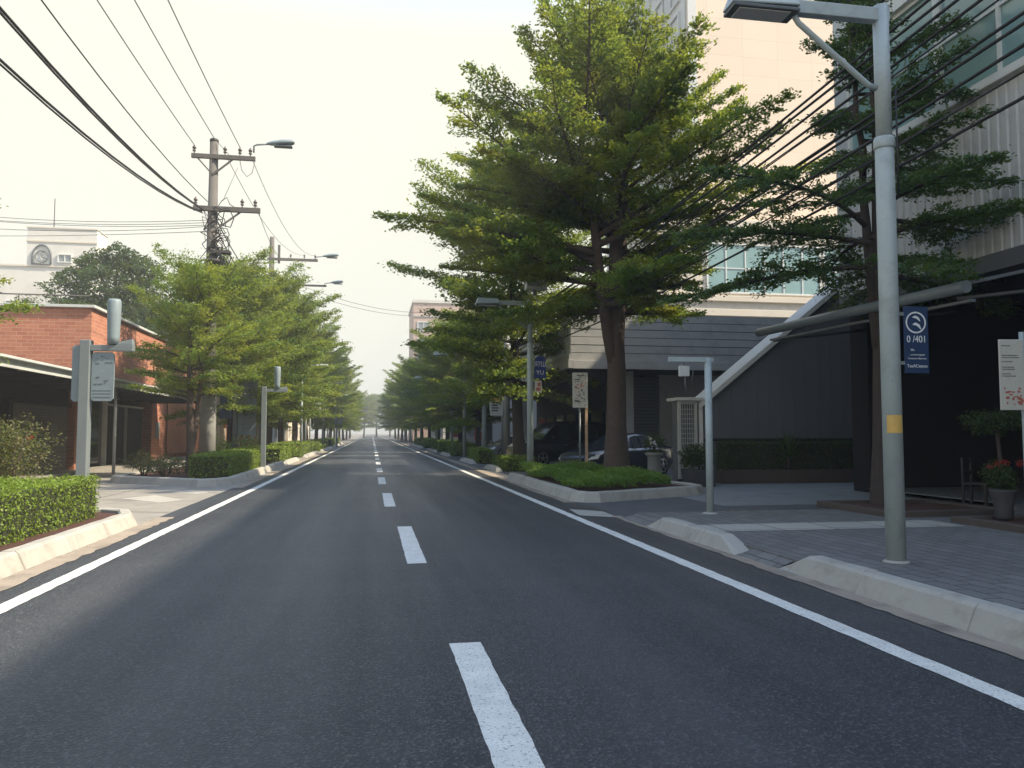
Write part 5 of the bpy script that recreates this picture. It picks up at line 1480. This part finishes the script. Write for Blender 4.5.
# planting before the stair enclosure
pb = MB().box(10.9, 23.75, 0, 18, 23.95, 0.42).box(10.9, 23.95, 0, 11.1, 24.9, 0.42).build('planter_wall', pit_kerb, bev=0.015)
tag(pb, 'low dark planter wall in front of the stair enclosure', 'planter')
box_hedge(11.1, 24.0, 17.2, 24.85, 0.30, 1.32, 0.075, 9000, 16, 'dark hedge along the stair enclosure', leaf_dark, 0.12, group=None)
yu = empty('yucca', (13.25, 23.98, 0.4), 'spiky dark yucca in front of the stair enclosure', 'plant')
ym = MB()
rgy = random.Random(3)
for i in range(46):
    a, e = i*2.4, R(rgy.uniform(5, 85))
    L = rgy.uniform(0.8, 1.15)
    dirv = Vector((math.cos(a)*math.cos(e), math.sin(a)*math.cos(e), math.sin(e)))
    sd = dirv.cross(Vector((0,0,1))).normalized()*0.03
    p0, p1, p2 = Vector((0,0,0.35)), Vector((0,0,0.35))+dirv*L*0.55, Vector((0,0,0.30))+dirv*L
    p2.z -= 0.12*math.cos(e)
    ym.add([p0-sd*.7, p0+sd*.7, p1+sd, p1-sd, p2], [(0,1,2,3), (3,2,4)])
ym.build('leaf_blades', leaf_dark, yu)
MB().tube([(0,0,0), (0,0,0.5)], [0.08, 0.06], 8).build('stem', bark_d, yu)
pt_ = empty('potted_shrub', (9.72, 22.9, 0.004), 'bushy dark shrub in a square dark pot', 'potted plant')
MB().add([(-.36,-.36,0),(.36,-.36,0),(.36,.36,0),(-.36,.36,0),(-.42,-.42,.5),(.42,-.42,.5),(.42,.42,.5),(-.42,.42,.5)], [(0,3,2,1),(4,5,6,7),(0,1,5,4),(1,2,6,5),(2,3,7,6),(3,0,4,7)]).build('pot', terracotta, pt_, 0.02)
rgp = np.random.default_rng(14)
quad_object('foliage', np.concatenate([clump_quads(rgp, (rgp.uniform(-.22, .22), rgp.uniform(-.22, .22), rgp.uniform(.6, 1.05)), (.40, .40, .32), 420, 0.075) for _ in range(7)]), leaf_dark, pt_)
MB().tube([(0,0,.4), (.02,0,.9)], 0.03, 6).build('stem', bark_d, pt_)

ur = empty('stone_urn', (9.55, 26.3, 0.004), 'stone pedestal urn with a small round plant beside the big tree', 'urn')
MB().lathe([(.34, 0), (.34, .10), (.27, .14), (.24, .2), (.23, .78), (.27, .82), (.31, .84), (.31, .92), (.24, .93)], 16).build('pedestal', stone_urn, ur)
quad_object('plant', np.concatenate([clump_quads(np.random.default_rng(15), (0, 0, 1.22), (.42, .42, .34), 1100, 0.07)]), leaf_dark, ur)
MB().tube([(0,0,.9), (0,0,1.2)], 0.04, 6).build('stem', bark_d, ur)

# plants under the dark entrance at the right edge
fp = empty('flower_pot', (10.45, 12.0, 0.16), 'dark pot plant with red flowers beside the notice post', 'potted plant')
fp.location = (10.32, 11.75, 0.16); fp.scale = (0.85, 0.85, 0.85)
MB().lathe([(.12, 0), (.17, .06), (.15, .2), (.24, .55), (.26, .60), (.20, .60)], 20).build('pot', terracotta, fp)
rgf = np.random.default_rng(16)
quad_object('foliage', np.concatenate([clump_quads(rgf, (rgf.uniform(-.22, .22), rgf.uniform(-.2, .2), rgf.uniform(.72, .98)), (.26, .26, .2), 300, 0.06) for _ in range(6)]), leaf_dark, fp)
quad_object('blossom', np.concatenate([clump_quads(rgf, (x, y, z), (.07, .06, .05), 40, 0.045) for x, y, z in ((-.28, -.2, 1.10), (-.18, -.25, 1.15), (-.10, -.22, 1.12), (.22, -.2, 1.13), (.30, -.1, 1.08), (-.34, -.1, 1.05))]), flower_red, fp)
MB().tube([(0,0,.5), (0,0,.9)], 0.03, 6).build('stem', bark_d, fp)
tpz = empty('topiary', (11.0, 12.6, 0.16), 'dark flat topped topiary tree by the entrance', 'topiary')
MB().tube([(0,0,0), (0.05,0,.8), (-.02,0,1.5)], [.05, .04, .03], 8).build('trunk', bark_d, tpz)
quad_object('crown', np.concatenate([clump_quads(rgf, (rgf.uniform(-.25, .25), rgf.uniform(-.2, .2), 1.62+rgf.uniform(-.08, .1)), (.36, .34, .18), 420, 0.055) for _ in range(5)]), leaf_dark, tpz)
ch = empty('wooden_chair', (12.5, 14.9, 0.10), 'dark wooden chair standing in the dark entrance', 'chair', rz=R(30))
MB().box(-.24, -.24, .42, .24, .24, .47).build('seat', dark_wood, ch, 0.01)
for sx in (-.21, .21):
    MB().box(sx-.025, -.24, 0, sx+.025, -.19, .42).build('leg', dark_wood, ch)
    MB().box(sx-.025, .19, 0, sx+.025, .24, .42).build('leg', dark_wood, ch)
MB().box(-.24, .19, .47, -.19, .24, .98).box(.19, .19, .47, .24, .24, .98).box(-.19, .2, .62, .19, .23, .70).box(-.19, .2, .86, .19, .23, .96).build('backrest', dark_wood, ch, 0.005)

# ------------------------------------------------------------------ haze
if HAZE:
    hm = bpy.data.materials.new('thin_warm_haze')
    hm.use_nodes = True
    nt = hm.node_tree
    nt.nodes.remove(nt.nodes['Principled BSDF'])
    pv = nn(nt, 'ShaderNodeVolumePrincipled')
    pv.inputs['Color'].default_value = (0.93, 0.95, 0.93, 1)
    pv.inputs['Density'].default_value = HAZE
    pv.inputs['Anisotropy'].default_value = 0.2
    nt.links.new(pv.outputs[0], nt.nodes['Material Output'].inputs['Volume'])
    hz = MB().box(-640, -90, -1.1, 640, 1240, 56).build('haze', hm)
    hz['kind'] = 'stuff'
    hz['label'] = 'thin pale haze over the street'
